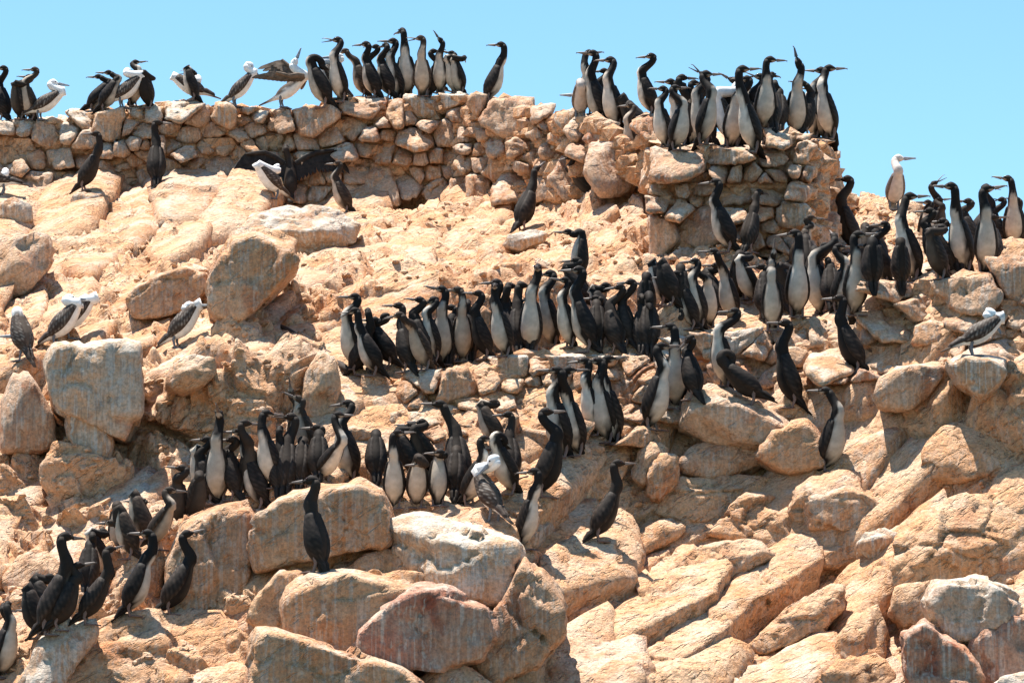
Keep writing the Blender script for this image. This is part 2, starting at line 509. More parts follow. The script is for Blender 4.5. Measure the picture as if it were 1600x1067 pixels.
def build_wall(name, label, seeds, dfun, top, bottom, reach, seed, thick=0.5, mat=None, lim=(-1e4, 1e4)):
    """A dry stone wall: one cell for each stone, fitted against its neighbours with open joints."""
    root_p = pt(seeds[0][0], bottom(seeds[0][0]), dfun(*seeds[0][:2]))
    root = empty(name, root_p)
    tag(root, label, 'stone wall')
    r = np.random.default_rng(seed)
    for i, s in enumerate(seeds):
        u, v = s[0], s[1]
        R = reach * (s[2] if len(s) > 2 else 1.0)
        w_i = (s[2] if len(s) > 2 else 1.0)
        poly = [(u + R * 1.25 * math.cos(a), v + R * math.sin(a)) for a in np.linspace(0, 2 * math.pi, 11)[:-1] + r.uniform(0, .6)]
        for j, o in enumerate(seeds):
            if i == j: continue
            dx, dy = o[0] - u, o[1] - v
            if dx * dx + dy * dy > (2.8 * reach) ** 2 * max(w_i, 1) ** 2: continue
            w_j = (o[2] if len(o) > 2 else 1.0)
            t = min(.78, max(.22, 0.5 + 0.40 * math.log(w_i / w_j)))
            poly = clip_poly(poly, u + dx * t, v + dy * t, dx, dy * 1.9)
            if len(poly) < 3: break
        if len(poly) >= 3: poly = clip_poly(poly, u, top(u) + r.uniform(-3, 5), r.uniform(-.15, .15), -1)
        if len(poly) >= 3: poly = clip_poly(poly, u, bottom(u) + 8, 0, 1)
        if len(poly) >= 3: poly = clip_poly(poly, lim[1] + r.uniform(-5, 3), v, 1, 0)
        if len(poly) >= 3: poly = clip_poly(poly, lim[0] + r.uniform(-3, 5), v, -1, 0)
        if len(poly) < 3: continue
        P = np.array(poly)
        c = P.mean(0)
        ra_ = r.uniform(-.16, .16); P = c + (P - c) @ np.array([[math.cos(ra_), math.sin(ra_)], [-math.sin(ra_), math.cos(ra_)]])
        if np.ptp(P[:, 0]) < 6 or np.ptp(P[:, 1]) < 5: continue
        gap = r.uniform(0.90, 1.08)
        D0 = dfun(u, v) + r.uniform(-0.17, 0.08)
        tx, ty = r.uniform(-.0055, .0055), r.uniform(-.001, .0100)
        pts_ = []
        sh = r.uniform(.80, .97); bev = r.uniform(.02, .10)
        for (a, b_) in P:
            a0, b0 = c[0] + (a - c[0]) * gap, c[1] + (b_ - c[1]) * gap
            tilt = (a0 - c[0]) * tx - (b0 - c[1]) * ty
            pts_.append(pt(a0, b0, D0 + bev + tilt + r.uniform(0, .05)))
            a1, b1 = c[0] + (a - c[0]) * gap * sh, c[1] + (b_ - c[1]) * gap * sh
            pts_.append(pt(a1, b1, D0 + tilt * .9))
            a2, b2 = c[0] + (a - c[0]) * .85, c[1] + (b_ - c[1]) * .85
            pts_.append(pt(a2, b2, D0 + thick))
        big = max(np.ptp(P[:, 0]), np.ptp(P[:, 1]))
        cc, vv, ff = rock(pts_, 3 if big < 46 else 4, 110, 3, 0.05, seed * 1000 + i)
        white = v - top(u) < 20 and r.random() < .55 or r.random() < .04
        link('stone', new_mesh('stone', vv, ff), M_WHITE if white else (mat or M_WALL), root, Vector(cc) - root.location)
        support(vv + cc, ff)
    # small wedging stones and rubble packed behind the joints
    us = [s[0] for s in seeds]
    fv, ff_, n0 = [], [], 0
    dv1, df1 = ICO[1]
    for _ in range(int((max(us) - min(us)) * 1.2)):
        u = r.uniform(min(us) - 10, max(us) + 10)
        ta, tb = top(u) + 8, bottom(u) + 4
        v = r.uniform(ta, tb)
        if min((s[0] - u) ** 2 + (s[1] - v) ** 2 for s in seeds) > (reach * 1.1) ** 2: continue
        sz = r.uniform(.05, .12)
        c0 = pt(u, v, dfun(u, v) + r.uniform(.14, .27))
        vv = dv1 * (1 + r.uniform(-.25, .25, (len(dv1), 1))) * sz * np.array([r.uniform(.9, 1.6), 1, r.uniform(.6, 1)])
        fv.append(vv + c0); ff_.append(df1 + n0); n0 += len(dv1)
    o = link('packing_rubble', new_mesh('packing_rubble', np.concatenate(fv) - np.array(root.location), np.concatenate(ff_), smooth=False), M_SLOPE, root)
    o['kind'] = 'stuff'
    return root

def zoomed(ox, oy, k, L):
    return [(ox + k * x[0], oy + k * x[1], *(x[2:] if len(x) > 2 else ())) for x in L]

def thin(L, dmin):
    out = []
    for s in L:
        if all((s[0] - o[0]) ** 2 + (s[1] - o[1]) ** 2 > dmin ** 2 for o in out):
            out.append(s)
    return out

K4 = 400 / 1423
Z1 = [(630,470,1.5),(1000,400,1.6),(1200,745,1.7),(260,530,1.2),(380,520,1.1),(40,510),(130,500),(480,450),(490,560),(720,480),(790,520),(760,420),(850,420),(960,500),(1040,530),(1090,450),
      (1180,520),(1280,450,1.2),(1390,400),(40,640,1.2),(120,600),(40,570),(210,690,1.2),(330,680,1.2),(110,720),(210,790,1.3),(350,800,1.2),(480,670),(590,620),(665,620),(600,720),(665,710),
      (550,790,1.2),(760,590),(800,600),(760,680),(800,650),(700,760),(800,750),(880,600),(960,600),(1030,650,1.2),(1080,700),(1010,760),(1080,790,1.2),(950,720),(1160,620),(1240,600,1.2),
      (1330,650,1.1),(1350,530),(1400,520),(1320,810,1.1),(1390,820,1.1),(100,830),(30,800),(640,830),(1400,600),(900,820),(-60,520),(-60,620),(-70,720),(-60,800),(-160,560),(-160,680),(-160,790),
      (-260,520),(-260,620),(-260,740),(-360,560),(-360,680),(-360,780)]
Z2 = [(750,500,1.6),(470,560,1.6),(290,570,1.3),(850,900,1.4),(1040,670,1.5),(60,560),(150,530),(250,680),(60,640),(140,630),(40,770),(160,690),(560,640,1.2),(680,600,1.2),(920,560,1.2),(990,560),
      (1090,500,1.3),(1230,460),(1290,530,1.1),(1380,500),(1090,600),(1190,640,1.2),(780,640),(860,580),(870,640),(640,740,1.1),(750,720),(850,740,1.2),(700,840,1.2),(960,880,1.2),(970,770,1.1),(1060,780),
      (1140,770),(1030,850),(1140,850,1.1),(1220,770),(1310,650,1.2),(1300,800),(1210,850),(1390,800),(1250,930),(1170,930),(1370,930,1.2),(1310,720),(1400,640),(560,850),(470,880),(420,870),(40,920,1.1),
      (120,930,1.1),(200,935,1.1),(280,920,1.1),(350,935,1.1),(240,810,1.1),(330,795,1.1),(400,770),(330,700),(400,690),(180,860),(510,970),(570,990),(690,970)]
Z3 = [(950,780,2.3),(280,530,2.0),(1150,620,1.4),(1150,810,1.5),(380,930,1.6),(190,910,1.4),(640,880,1.5),(400,720,1.3),(510,530),(560,590),(640,570),(600,660),(490,650),(250,720,1.1),(100,740,1.1),(180,730),
      (120,820),(200,800),(280,840,1.2),(440,770),(560,740),(710,610,1.2),(830,670,1.1),(420,830),(540,830),(740,740),(50,910),(520,930)]
top_seeds = thin(zoomed(0, 60, K4, Z1) + zoomed(360, 30, K4, Z2) + zoomed(700, 30, K4, Z3), 11)
def top_line(u): return float(np.interp(u, [-200, 0, 110, 150, 200, 250, 320, 400, 470, 540, 640, 700, 770, 830, 900, 930, 1040], [190, 190, 178, 166, 168, 158, 160, 166, 172, 150, 156, 144, 150, 154, 176, 178, 180]))
def top_foot(u): return float(np.interp(u, [-200, 0, 200, 300, 420, 700, 1040], [300, 300, 292, 304, 310, 312, 300]))
def top_d(u, v): return float(np.interp(u, [-300, 0, 700, 850, 960, 1040], [35.1, 35.0, 34.6, 33.2, 31.6, 30.9])) - 0.0006 * (v - 170)
build_wall('dry_stone_wall', 'long dry stone wall of tan rubble along the skyline below the boobies', top_seeds, top_d, top_line, top_foot, 30, 1, 0.55)

KT = 360 / 1423
T1 = [(285,850,2.2),(600,800,1.6),(920,830,1.2),(930,930,1.1),(870,960),(930,680,1.6),(1080,660,1.3),(1090,780,1.3),(1190,820,1.2),(1200,690,1.2),(1265,760,1.1),(1265,920,1.5),(1030,900),(1130,920),(600,910,1.5),(760,920),(340,1010,1.1),(780,700,1.2),(480,720,1.2)]
T2 = [(450,130,1.4),(250,160),(650,50,1.2),(660,180,1.4),(760,50),(880,150,1.5),(950,60),(1050,170,1.3),(1180,60,1.2),(1270,120,1.3),(1040,60),(1040,290,1.6),(1230,310,1.2),(1160,230),(210,240,1.1),(320,290,1.4),(440,220),(500,220),
      (440,380,2.0),(660,310,1.2),(700,420,1.2),(210,430,2.0),(360,520,1.2),(830,290,1.1),(880,370),(1090,420),(780,480,1.1),(850,550),(900,470),(560,520),(1000,420),(1180,400),(1270,230,1.2)]
tow_seeds = thin(zoomed(980, 40, KT, T1) + zoomed(980, 260, KT, T2), 11)
def tow_top(u): return float(np.interp(u, [1000, 1035, 1110, 1180, 1200, 1240, 1290, 1330], [232, 234, 226, 228, 205, 205, 222, 290]))
def tow_foot(u): return float(np.interp(u, [1000, 1100, 1330], [404, 400, 390]))
def tow_d(u, v): return 28.85 - 0.0008 * (v - 220) + max(0, u - 1262) ** 2 * 0.0011 + max(0, 1042 - u) ** 2 * 0.0009
build_wall('stone_tower', 'blocky corner tower of large stacked stones at the right end of the wall', tow_seeds, tow_d, tow_top, tow_foot, 36, 2, 0.7, None, (1008, 1312))

Mm1 = [(850,790,2.2),(150,820,1.5),(360,800,1.6),(400,910,1.3),(270,930),(540,850,1.3),(620,900,1.1),(1200,680,1.6),(1350,680,1.3),(1180,800,1.1),(1330,780),(1340,870,1.4),(1130,880,1.1),(930,920),(950,985,1.3),(750,950,1.1),(360,1010),(470,1000),(650,1000,1.2),(680,760,1.6),(1000,760,1.5),(90,920,1.2)]
Mm2 = [(400,860,1.5),(650,870,1.2),(820,920,1.4),(890,960),(720,960),(870,1000),(1280,760,1.6),(1250,960,1.1),(1330,960),(200,1000),(300,1000),(1080,860,1.2),(1010,900,1.1),(1150,800,1.1)]
Mm3 = [(50,430,1.2),(50,560,1.4),(150,330),(240,330),(330,370,1.1),(490,380,1.2),(590,340),(600,430),(540,530,1.2),(480,600),(560,650),(150,450),(760,560,1.3)]
Mm4 = [(130,50,1.2),(150,150,1.1),(110,300,1.4),(280,260,1.2),(430,210,1.6),(650,270,1.3),(700,150),(600,330),(640,370),(790,300,1.2),(1110,150,1.3),(1080,370,1.8),(700,500,1.7),(480,350),(30,410),(930,110),(550,450,1.2),(900,350,1.3),(900,480,1.2),(380,420,1.1),(250,420,1.1)]
mid_seeds = thin(zoomed(500, 400, KT, Mm1) + zoomed(780, 340, KT, Mm2) + zoomed(840, 500, K4, Mm3) + zoomed(560, 590, KT, Mm4), 19)
def mid_top(u): return float(np.interp(u, [500, 530, 560, 640, 650, 775, 785, 860, 960, 1040, 1085, 1120], [610, 592, 588, 590, 574, 570, 556, 550, 552, 548, 520, 518]))
def mid_foot(u): return float(np.interp(u, [500, 620, 760, 900, 1000, 1100], [660, 700, 735, 720, 690, 630]))
def mid_d(u, v): return depth(u, v) - 0.16
build_wall('retaining_wall', 'rough retaining wall of orange stones under the crowded middle ledge', mid_seeds, mid_d, mid_top, mid_foot, 46, 3, 0.5, M_BOULD)

R1 = [(780,40,1.5),(850,130,1.8),(1130,80,2.7),(1390,190,1.3),(900,290,1.5),(1060,210,1.3),(650,250,2.0),(680,420,1.7),(290,290,1.7),(330,460,1.8),(170,300,1.3),(460,290,1.2),(150,420,1.2),(160,540,1.2),(1320,170,1.2),(1250,290,1.2),(1300,360,1.6),(500,620,1.8),(390,590,1.1),(900,400,1.2),(1000,330,1.1),(560,300),(60,420,1.2),(30,520,1.2),(1500,60,1.6),(1520,250,1.5),(1640,120,1.6),(1640,300,1.4),(1380,20,1.7),(-60,380,1.2),(-110,470,1.2),(-160,330,1.4)]
right_seeds = thin(zoomed(1200, 440, K4, R1), 12)
def right_top(u): return float(np.interp(u, [1100, 1150, 1240, 1250, 1340, 1360, 1400, 1415, 1440, 1480, 1600, 1700], [522, 520, 494, 498, 498, 488, 482, 444, 440, 436, 404, 404]))
def right_foot(u): return float(np.interp(u, [1100, 1240, 1380, 1460, 1600, 1700], [600, 600, 585, 572, 560, 560]))
def right_d(u, v): return depth(u, v) - 0.17
build_wall('retaining_wall', 'terrace wall of big grey-brown blocks below the right-hand cormorant crowd', right_seeds, right_d, right_top, right_foot, 44, 4, 0.55)

# ------------------------------------------------------------------ boulders: outline, protruding edge, own depth
def boulder(outline, fold=(), label=None, mat=None, lean=0.30, back=0.7, off=0.0, sub=4, rough=0.042, pw=150, chips=3, flat=0.0):
    lean = lean * (0.45 if mat is not M_SLOPE else 1.0)
    boulder.n += 1
    P = np.array(outline, float)
    cen = P.mean(0)
    P = cen + (P - cen) * 1.05
    boulder.out.append(P)
    off = off - (.12 if mat is not M_SLOPE else -.04)
    if mat is M_SLOPE: fold = [(x[0], x[1], x[2] * .6) for x in fold]
    i0 = int(np.argmax(P[:, 1]))
    D0 = depth(P[:, 0].mean(), min(P[i0, 1], 1120)) + off
    vmax = P[:, 1].max()
    pts_ = []
    for u, v in P:
        h = (vmax - v) * D0 / F
        pts_.append(pt(u, v, D0 + 0.12 + h * lean))
    if flat:                                  # a flat front face with a narrow bevel, wider along the top
        for u, v in P:
            k_ = .84 if v < cen[1] else .97
            a_, b_ = cen[0] + (u - cen[0]) * (.5 + .5 * k_), cen[1] + (v - cen[1]) * k_
            h = (vmax - b_) * D0 / F
            pts_.append(pt(a_, b_, D0 + 0.12 + h * lean * .5 - flat))
        fold = ()
    for u, v, pr in fold:
        h = (vmax - v) * D0 / F
        pts_.append(pt(u, v, D0 + 0.12 + h * lean - pr))
    for u, v in P:
        a, b_ = cen[0] + (u - cen[0]) * .86, cen[1] + (v - cen[1]) * .86
        q = pt(a, b_, D0 + back + (vmax - v) * D0 / F * lean); q[2] -= 0.10
        pts_.append(q)
    c, v, f = rock(pts_, sub, pw, chips, rough, 9000 + boulder.n)
    base = np.array([c[0], c[1], c[2] + v[:, 2].min()])
    o = link('boulder', new_mesh('boulder', v + (c - base), f), mat or M_BOULD)
    support(v + c, f)
    if label:
        o.location = base
        tag(o, label, 'boulder', 'boulders on the slope')
    else:
        o.parent = hill; o.location = base
    return o
boulder.n = 0
boulder.out = []

# bottom centre cluster
boulder([(389,846),(398,802),(440,778),(500,760),(562,749),(596,768),(613,800),(608,850),(545,866),(404,889)], [(420,815,.3),(480,790,.3),(560,772,.3),(598,792,.25),(410,870,.2),(540,850,.2)], 'cracked flat-faced block behind the lone cormorant at bottom centre', M_BOULD, .25, .9, sub=5, flat=0.3)
boulder([(596,820),(612,806),(634,796),(668,795),(741,814),(808,834),(822,858),(832,900),(826,960),(770,965),(690,935),(644,905),(620,880)], [(640,832,.2),(672,838,.32),(730,852,.35),(812,846,.3),(700,925,.28),(800,950,.3)], 'large flat-topped boulder with streaked face at bottom centre', M_WHITE, .22, 1.0, -.15, sub=5)
boulder([(820,862),(850,880),(882,950),(880,985),(840,1040),(770,1067),(740,1040),(765,960),(800,900)], [(820,960,.2),(860,960,.08)], 'rounded orange flank of rock below the flat-topped boulder', M_BOULD, .3, .9, -.1, sub=5, flat=0.25)
boulder([(558,1024),(568,978),(603,944),(652,914),(690,918),(728,936),(768,944),(776,990),(752,1030),(690,1048),(620,1044)], [(585,975,.22),(620,945,.25),(665,928,.26),(740,952,.25),(600,1030,.18),(740,1015,.16)], 'rust-red streaked slab leaning at bottom centre', M_RED, .18, .8, -.22, sub=5, flat=0.28)
boulder([(440,940),(452,912),(474,896),(524,893),(590,900),(650,914),(604,950),(566,985),(560,1026),(500,1014),(452,990)], [(470,915,.25),(530,908,.28),(610,920,.25),(470,985,.2),(550,1005,.2)], 'wide broken block under the lone cormorant', M_BOULD, .2, .8, -.05, sub=5, flat=0.28)
boulder([(382,1040),(392,1000),(408,974),(450,990),(510,1016),(566,1028),(634,1046),(660,1070),(650,1120),(500,1130),(380,1110)], [(415,990,.25),(500,1022,.25),(600,1045,.25),(500,1100,.25)], 'low slab at the bottom edge left of the rust-red slab', M_BOULD, .3, .8, -.1, sub=5, flat=0.3)
boulder([(386,964),(402,930),(437,888),(468,882),(474,900),(456,930),(452,985),(424,990)], [(430,920,.1)], None, M_BOULD, .3, .6, flat=0.2)
boulder([(510,1066),(538,1054),(580,1052),(610,1070),(590,1110),(520,1110)], [(560,1075,.1)], None, M_BOULD, .4, .5, -.1)
boulder([(648,1064),(672,1046),(720,1038),(752,1052),(780,1070),(760,1110),(660,1110)], [(700,1066,.1)], None, M_BOULD, .4, .5, -.15)
boulder([(742,1060),(770,1048),(806,1062),(830,1090),(750,1110)], [], None, M_BOULD, .4, .5)
# bottom left
boulder([(258,952),(262,880),(292,822),(340,794),(392,783),(404,800),(398,860),(386,905),(372,946),(310,960)], [(290,840,.25),(350,805,.25),(395,805,.2),(300,930,.2),(370,930,.2)], 'tall orange rock behind the bottom-left cormorants', M_BOULD, .3, .8, .25, sub=5, flat=0.28)
boulder([(56,1060),(76,1016),(150,976),(215,968),(292,944),(362,952),(388,980),(388,1040),(400,1110),(60,1120)], [(120,1040,.12),(250,1010,.16),(350,1000,.14)], 'broad sunlit rough slab along the bottom-left edge', M_SLOPE, .75, 1.0, -.1, sub=5, rough=.05)
boulder([(30,1062),(60,1000),(96,968),(150,960),(160,985),(110,1050),(70,1110),(20,1110)], [(90,1020,.1)], 'pale slab under the leftmost cormorant group', M_WHITE, .8, .6, -.15)
boulder([(166,928),(186,890),(214,862),(250,846),(262,870),(250,930),(215,955),(175,955)], [(215,900,.1)], None, M_BOULD, .5, .6)
boulder([(0,910),(30,870),(70,855),(98,880),(80,930),(20,950)], [], None, M_SLOPE, .5, .6)
# left cliff
boulder([(326,484),(330,440),(344,396),(366,362),(410,352),(462,372),(470,410),(440,440),(404,474),(372,506),(338,500)], [(350,400,.3),(400,372,.35),(455,385,.3),(345,480,.25),(400,450,.25)], 'huge boulder with a shaded face below the preening booby on the left slope', M_BOULD, .35, 1.2, -.45, sub=5, flat=0.35)
boulder([(372,360),(400,332),(450,320),(520,326),(560,350),(552,378),(500,396),(440,392),(396,386)], [(420,362,.2),(500,360,.22)], 'rounded pale rock directly under the preening booby on the left slope', M_WHITE, .8, 1.2, -.2, sub=5)
boulder([(198,468),(210,446),(250,426),(292,413),(324,424),(332,452),(302,482),(250,496),(212,498)], [(215,452,.25),(270,430,.3),(320,430,.25),(220,490,.2),(300,475,.2)], 'wide overhanging ledge block left of the huge boulder', M_BOULD, .3, .9, -.35, sub=5, flat=0.3)
boulder([(70,566),(80,546),(130,532),(190,526),(216,536),(218,600),(214,650),(196,690),(160,640),(110,620),(92,640),(78,610)], [(85,560,.3),(140,545,.35),(208,545,.3),(205,640,.3),(100,610,.25)], 'square ledge block under the pair of boobies', M_WHITE, .3, 1.0, -.35, sub=5, flat=0.2)
boulder([(104,648),(108,612),(128,600),(152,600),(160,640),(178,690),(170,720),(132,712),(110,690)], [(135,640,.1)], 'white crusted leaning slab below the pair of boobies', M_WHITE, .5, .7, -.45)
boulder([(2,706),(4,630),(22,584),(40,572),(60,600),(84,650),(88,700),(50,712)], [(30,640,.12),(60,660,.12)], 'tall pale pillar rock at the left edge', M_WALL, .15, .8, -.2, flat=0.25)
boulder([(258,606),(268,566),(300,550),(334,560),(338,580),(318,600),(276,612)], [(290,580,.12)], 'brown block under the single booby right of the pair', M_BOULD, .3, .7, -.35)
boulder([(-30,460),(-20,400),(20,372),(70,366),(92,386),(70,420),(44,460),(10,466)], [(30,410,.15)], 'sloping tan boulder at the left edge below the wall', M_BOULD, .4, 1.0, -.2)
boulder([(108,334),(114,304),(140,298),(164,302),(160,326),(134,338)], [(140,308,.08)], 'small flat rock under the cormorant near the left wall', M_WHITE, .3, .5, -.1)
boulder([(-8,352),(0,316),(24,306),(48,318),(50,344),(20,356)], [(22,322,.08)], None, M_WHITE, .3, .5, -.1)
boulder([(784,384),(796,366),(830,358),(856,362),(848,378),(812,390)], [(826,372,.06)], 'low whitish rock under the lone cormorant below the wall', M_WHITE, .9, .5, -.05)
boulder([(226,312),(232,292),(250,284),(268,290),(270,308),(248,316)], [], None, M_WHITE, .5, .4, -.05)
boulder([(474,650),(478,580),(500,548),(524,556),(530,600),(520,645),(496,660)], [(502,590,.1)], 'pale upright rock left of the middle ledge', M_BOULD, .3, .8, -.15)
# right side, sunlit slabs
boulder([(1066,668),(1076,630),(1086,610),(1102,596),(1140,598),(1176,614),(1218,648),(1262,680),(1256,712),(1190,700),(1110,690)], [(1080,640,.2),(1150,632,.25),(1225,668,.25),(1200,695,.2)], 'dome-topped pale boulder under the preening dark cormorant', M_BOULD, .45, 1.0, -.1, sub=5)
boulder([(1180,712),(1200,668),(1262,652),(1290,690),(1284,728),(1226,740)], [(1230,690,.1)], None, M_BOULD, .25, .7, -.05, flat=0.2)
boulder([(1060,738),(1070,710),(1092,692),(1150,686),(1196,692),(1206,714),(1160,738),(1100,750)], [(1120,715,.1)], None, M_BOULD, .5, .7)
boulder([(1024,800),(1036,764),(1060,748),(1110,740),(1152,744),(1212,752),(1196,776),(1140,806),(1080,818)], [(1060,776,.14),(1140,770,.14)], 'long slanting sunlit slab below the dome-topped boulder', M_SLOPE, .55, .9, -.1, sub=5)
boulder([(1104,832),(1136,802),(1178,774),(1206,776),(1240,806),(1246,852),(1214,866),(1160,846)], [(1160,815,.1),(1216,806,.2),(1222,846,.18)], 'rounded sunlit hump on the lower right slope', M_SLOPE, .5, .9, -.15, sub=5)
boulder([(1238,800),(1246,768),(1270,748),(1312,738),(1350,748),(1382,770),(1396,806),(1408,836),(1340,846),(1280,836),(1250,842)], [(1255,782,.25),(1320,770,.3),(1380,785,.25),(1270,828,.22),(1380,832,.22)], 'flat perch rock under the cormorant with the white belly at right', M_BOULD, .6, .9, .08, sub=5)
boulder([(1278,846),(1290,826),(1330,812),(1356,820),(1362,838),(1330,848),(1300,852)], [(1320,830,.08)], None, M_SLOPE, .5, .4, -.1)
boulder([(1250,872),(1262,852),(1290,846),(1346,848),(1350,872),(1310,886),(1270,884)], [(1300,862,.08)], None, M_SLOPE, .5, .5, -.12)
boulder([(1336,856),(1350,832),(1380,822),(1408,836),(1400,858),(1360,874)], [(1372,842,.08)], None, M_WHITE, .5, .4, -.12)
boulder([(1390,912),(1398,860),(1414,824),(1450,788),(1510,772),(1620,772),(1640,830),(1620,880),(1522,906),(1456,910),(1400,926)], [(1420,880,.16),(1480,850,.26),(1560,850,.26)], 'largest sunlit boulder at the right edge of the slope', M_SLOPE, .55, 1.2, -.1, sub=6, rough=.04)
boulder([(1390,950),(1396,922),(1440,908),(1456,906),(1450,940),(1438,972),(1412,980)], [(1425,935,.1)], None, M_SLOPE, .3, .7, -.2)
boulder([(1446,940),(1460,908),(1522,902),(1560,912),(1600,940),(1590,964),(1540,990),(1500,1012),(1474,990)], [(1465,925,.25),(1540,925,.28),(1590,945,.2),(1500,1000,.25)], 'white-topped block wedged under the largest boulder at right', M_WHITE, .25, .9, -.25, sub=5, flat=0.28)
boulder([(1408,1030),(1412,985),(1444,966),(1478,990),(1510,1010),(1540,1060),(1520,1110),(1430,1100)], [(1440,1000,.12),(1480,1030,.12)], 'dark red streaked block in the bottom-right corner', M_RED, .2, .9, -.22, sub=5, flat=0.25)
boulder([(1500,1060),(1520,1000),(1590,960),(1660,960),(1660,1090),(1560,1110)], [], None, M_RED, .1, .8, .1)
boulder([(1540,1076),(1560,1056),(1610,1040),(1660,1050),(1660,1110),(1550,1110)], [], None, M_WHITE, .6, .6, -.35)
boulder([(1164,1008),(1200,976),(1240,944),(1292,916),(1318,916),(1318,950),(1292,976),(1230,1006),(1184,1024)], [(1240,970,.12),(1304,936,.18)], 'long pale slab tilted across the lower right slope', M_SLOPE, .7, .7, -.14, sub=5)
boulder([(1034,902),(1060,874),(1090,854),(1156,840),(1190,844),(1206,868),(1180,884),(1092,930),(1064,922)], [(1090,896,.12),(1190,862,.16)], 'stepped sandy slab left of the rounded hump', M_SLOPE, .7, .7, -.1, sub=5)
boulder([(980,862),(1006,826),(1046,804),(1072,824),(1060,842),(998,868)], [(1040,832,.12)], None, M_SLOPE, .6, .6, -.1)
boulder([(1300,1010),(1330,960),(1370,942),(1390,980),(1380,1030),(1330,1050)], [(1350,990,.12)], None, M_SLOPE, .5, .8, -.1)
boulder([(1270,1066),(1310,1030),(1370,1018),(1400,1050),(1390,1100),(1290,1100)], [(1350,1056,.1)], None, M_SLOPE, .5, .7, -.1)
boulder([(1364,624),(1374,590),(1400,570),(1430,564),(1480,568),(1474,596),(1444,622),(1420,640),(1380,640)], [(1400,600,.12),(1450,590,.1)], 'wedge-shaped orange block at the foot of the terrace wall', M_BOULD, .45, .8, -.15, flat=0.2)
boulder([(1480,568),(1506,556),(1570,556),(1574,584),(1550,612),(1536,624),(1504,600)], [(1500,572,.1),(1550,574,.12)], 'pale perch block under the booby at far right', M_WHITE, .2, .7, -.2, flat=0.25)
boulder([(1546,612),(1566,574),(1600,548),(1660,540),(1660,600),(1600,606)], [(1610,570,.1)], None, M_SLOPE, .6, .8, -.2)
boulder([(1442,748),(1446,696),(1480,664),(1540,650),(1600,604),(1660,600),(1660,740),(1560,752),(1480,756)], [(1480,710,.12),(1560,690,.14)], 'wide sandy bedrock slab below the booby at far right', M_SLOPE, .8, 1.0, -.05, sub=5, rough=.045)
boulder([(880,784),(888,744),(912,716),(940,700),(988,696),(978,736),(954,770),(910,790)], [(915,740,.12),(960,724,.12)], 'sunlit leaning boulder behind the lone brown cormorant at centre', M_SLOPE, .6, .8, -.12, sub=5)
boulder([(984,740),(996,704),(1024,684),(1046,698),(1038,728),(1002,760)], [(1015,715,.1)], None, M_BOULD, .4, .6, -.1)
boulder([(1008,772),(1016,724),(1040,700),(1062,712),(1058,750),(1030,780)], [(1036,730,.08)], None, M_BOULD, .25, .5, -.1)
boulder([(866,720),(874,704),(930,690),(950,698),(930,722),(886,734)], [], None, M_WALL, .4, .6, -.1)

# ------------------------------------------------------------------ fractured bedrock: fitted plates between the boulders
def inside(u, v, P):
    n = len(P); odd = False
    for i in range(n):
        (x0, y0), (x1, y1) = P[i], P[i - 1]
        if (y0 > v) != (y1 > v) and u < (x1 - x0) * (v - y0) / (y1 - y0) + x0: odd = not odd
    return odd

def plates(u0, u1, v0, v1, cell, elong, angle, keep, rise, seed, mats, sub=4, saw=0.05):
    r = np.random.default_rng(seed)
    ca, sa = math.cos(angle), math.sin(angle)
    fw = lambda u, v: ((u * ca - v * sa) / elong, u * sa + v * ca)
    bw = lambda x, y: (x * elong * ca + y * sa, -x * elong * sa + y * ca)
    S = []
    for _ in range(6000):
        u, v = r.uniform(u0, u1), r.uniform(v0, v1)
        q = fw(u, v)
        m = cell * r.choice([.62, .8, 1.0, 1.25])
        if all((q[0] - o[0]) ** 2 + (q[1] - o[1]) ** 2 > m ** 2 for o in S): S.append(q)
    for i, q in enumerate(S):
        u, v = bw(*q)
        if r.random() > keep or any(inside(u, v, P) for P in boulder.out): continue
        if 60 < u < 480 and 600 < v < 775: continue
        R = cell * 1.15
        poly = [(q[0] + R * math.cos(t), q[1] + R * math.sin(t)) for t in np.linspace(0, 6.283, 9)[:-1] + r.uniform(0, .7)]
        for j, o in enumerate(S):
            dx, dy = o[0] - q[0], o[1] - q[1]
            if i != j and dx * dx + dy * dy < (2.4 * R) ** 2:
                poly = clip_poly(poly, q[0] + dx * .5, q[1] + dy * .5, dx, dy)
        if len(poly) < 3: continue
        P = np.array([bw(*x) for x in poly]); c = P.mean(0)
        h0 = r.uniform(.2, 1.0) * rise; tx, ty = r.uniform(-.6, .6, 2) * rise; gap = r.uniform(1.06, 1.20); sh = r.uniform(.90, .98)
        span = max(np.ptp(P[:, 0]), np.ptp(P[:, 1])) / 2 + 1
        nrm = np.array([0, -.50, .866])
        pts_ = []
        for a_, b_ in P:
            da, db = (a_ - c[0]) / span, (b_ - c[1]) / span
            hh = h0 + da * tx + db * ty + (da * .8 + db * .6) * saw
            A = c + (np.array([a_, b_]) - c) * gap; B_ = c + (np.array([a_, b_]) - c) * gap * sh
            pts_.append(pt(*A, depth(A[0], min(A[1], 1180))) + nrm * (hh - r.uniform(.03, .08)))
            pts_.append(pt(*B_, depth(B_[0], min(B_[1], 1180))) + nrm * hh)
            pts_.append(pt(*A, depth(A[0], min(A[1], 1180))) - nrm * .30)
        cc, vv, ff = rock(pts_, sub, 140, 3, .038, seed * 777 + i)
        link('slab', new_mesh('slab', vv, ff), mats[r.integers(len(mats))], hill, cc)
        support(vv + cc, ff)
UPR = math.radians(34)
plates(850, 1660, 640, 1120, 100, 2.2, UPR, 1.0, .09, 31, [M_SLOPE, M_SLOPE, M_SLOPE, M_BOULD], 5, .08)
plates(-40, 420, 850, 1120, 80, 1.9, UPR, 1.0, .12, 32, [M_SLOPE, M_BOULD], 4, .05)
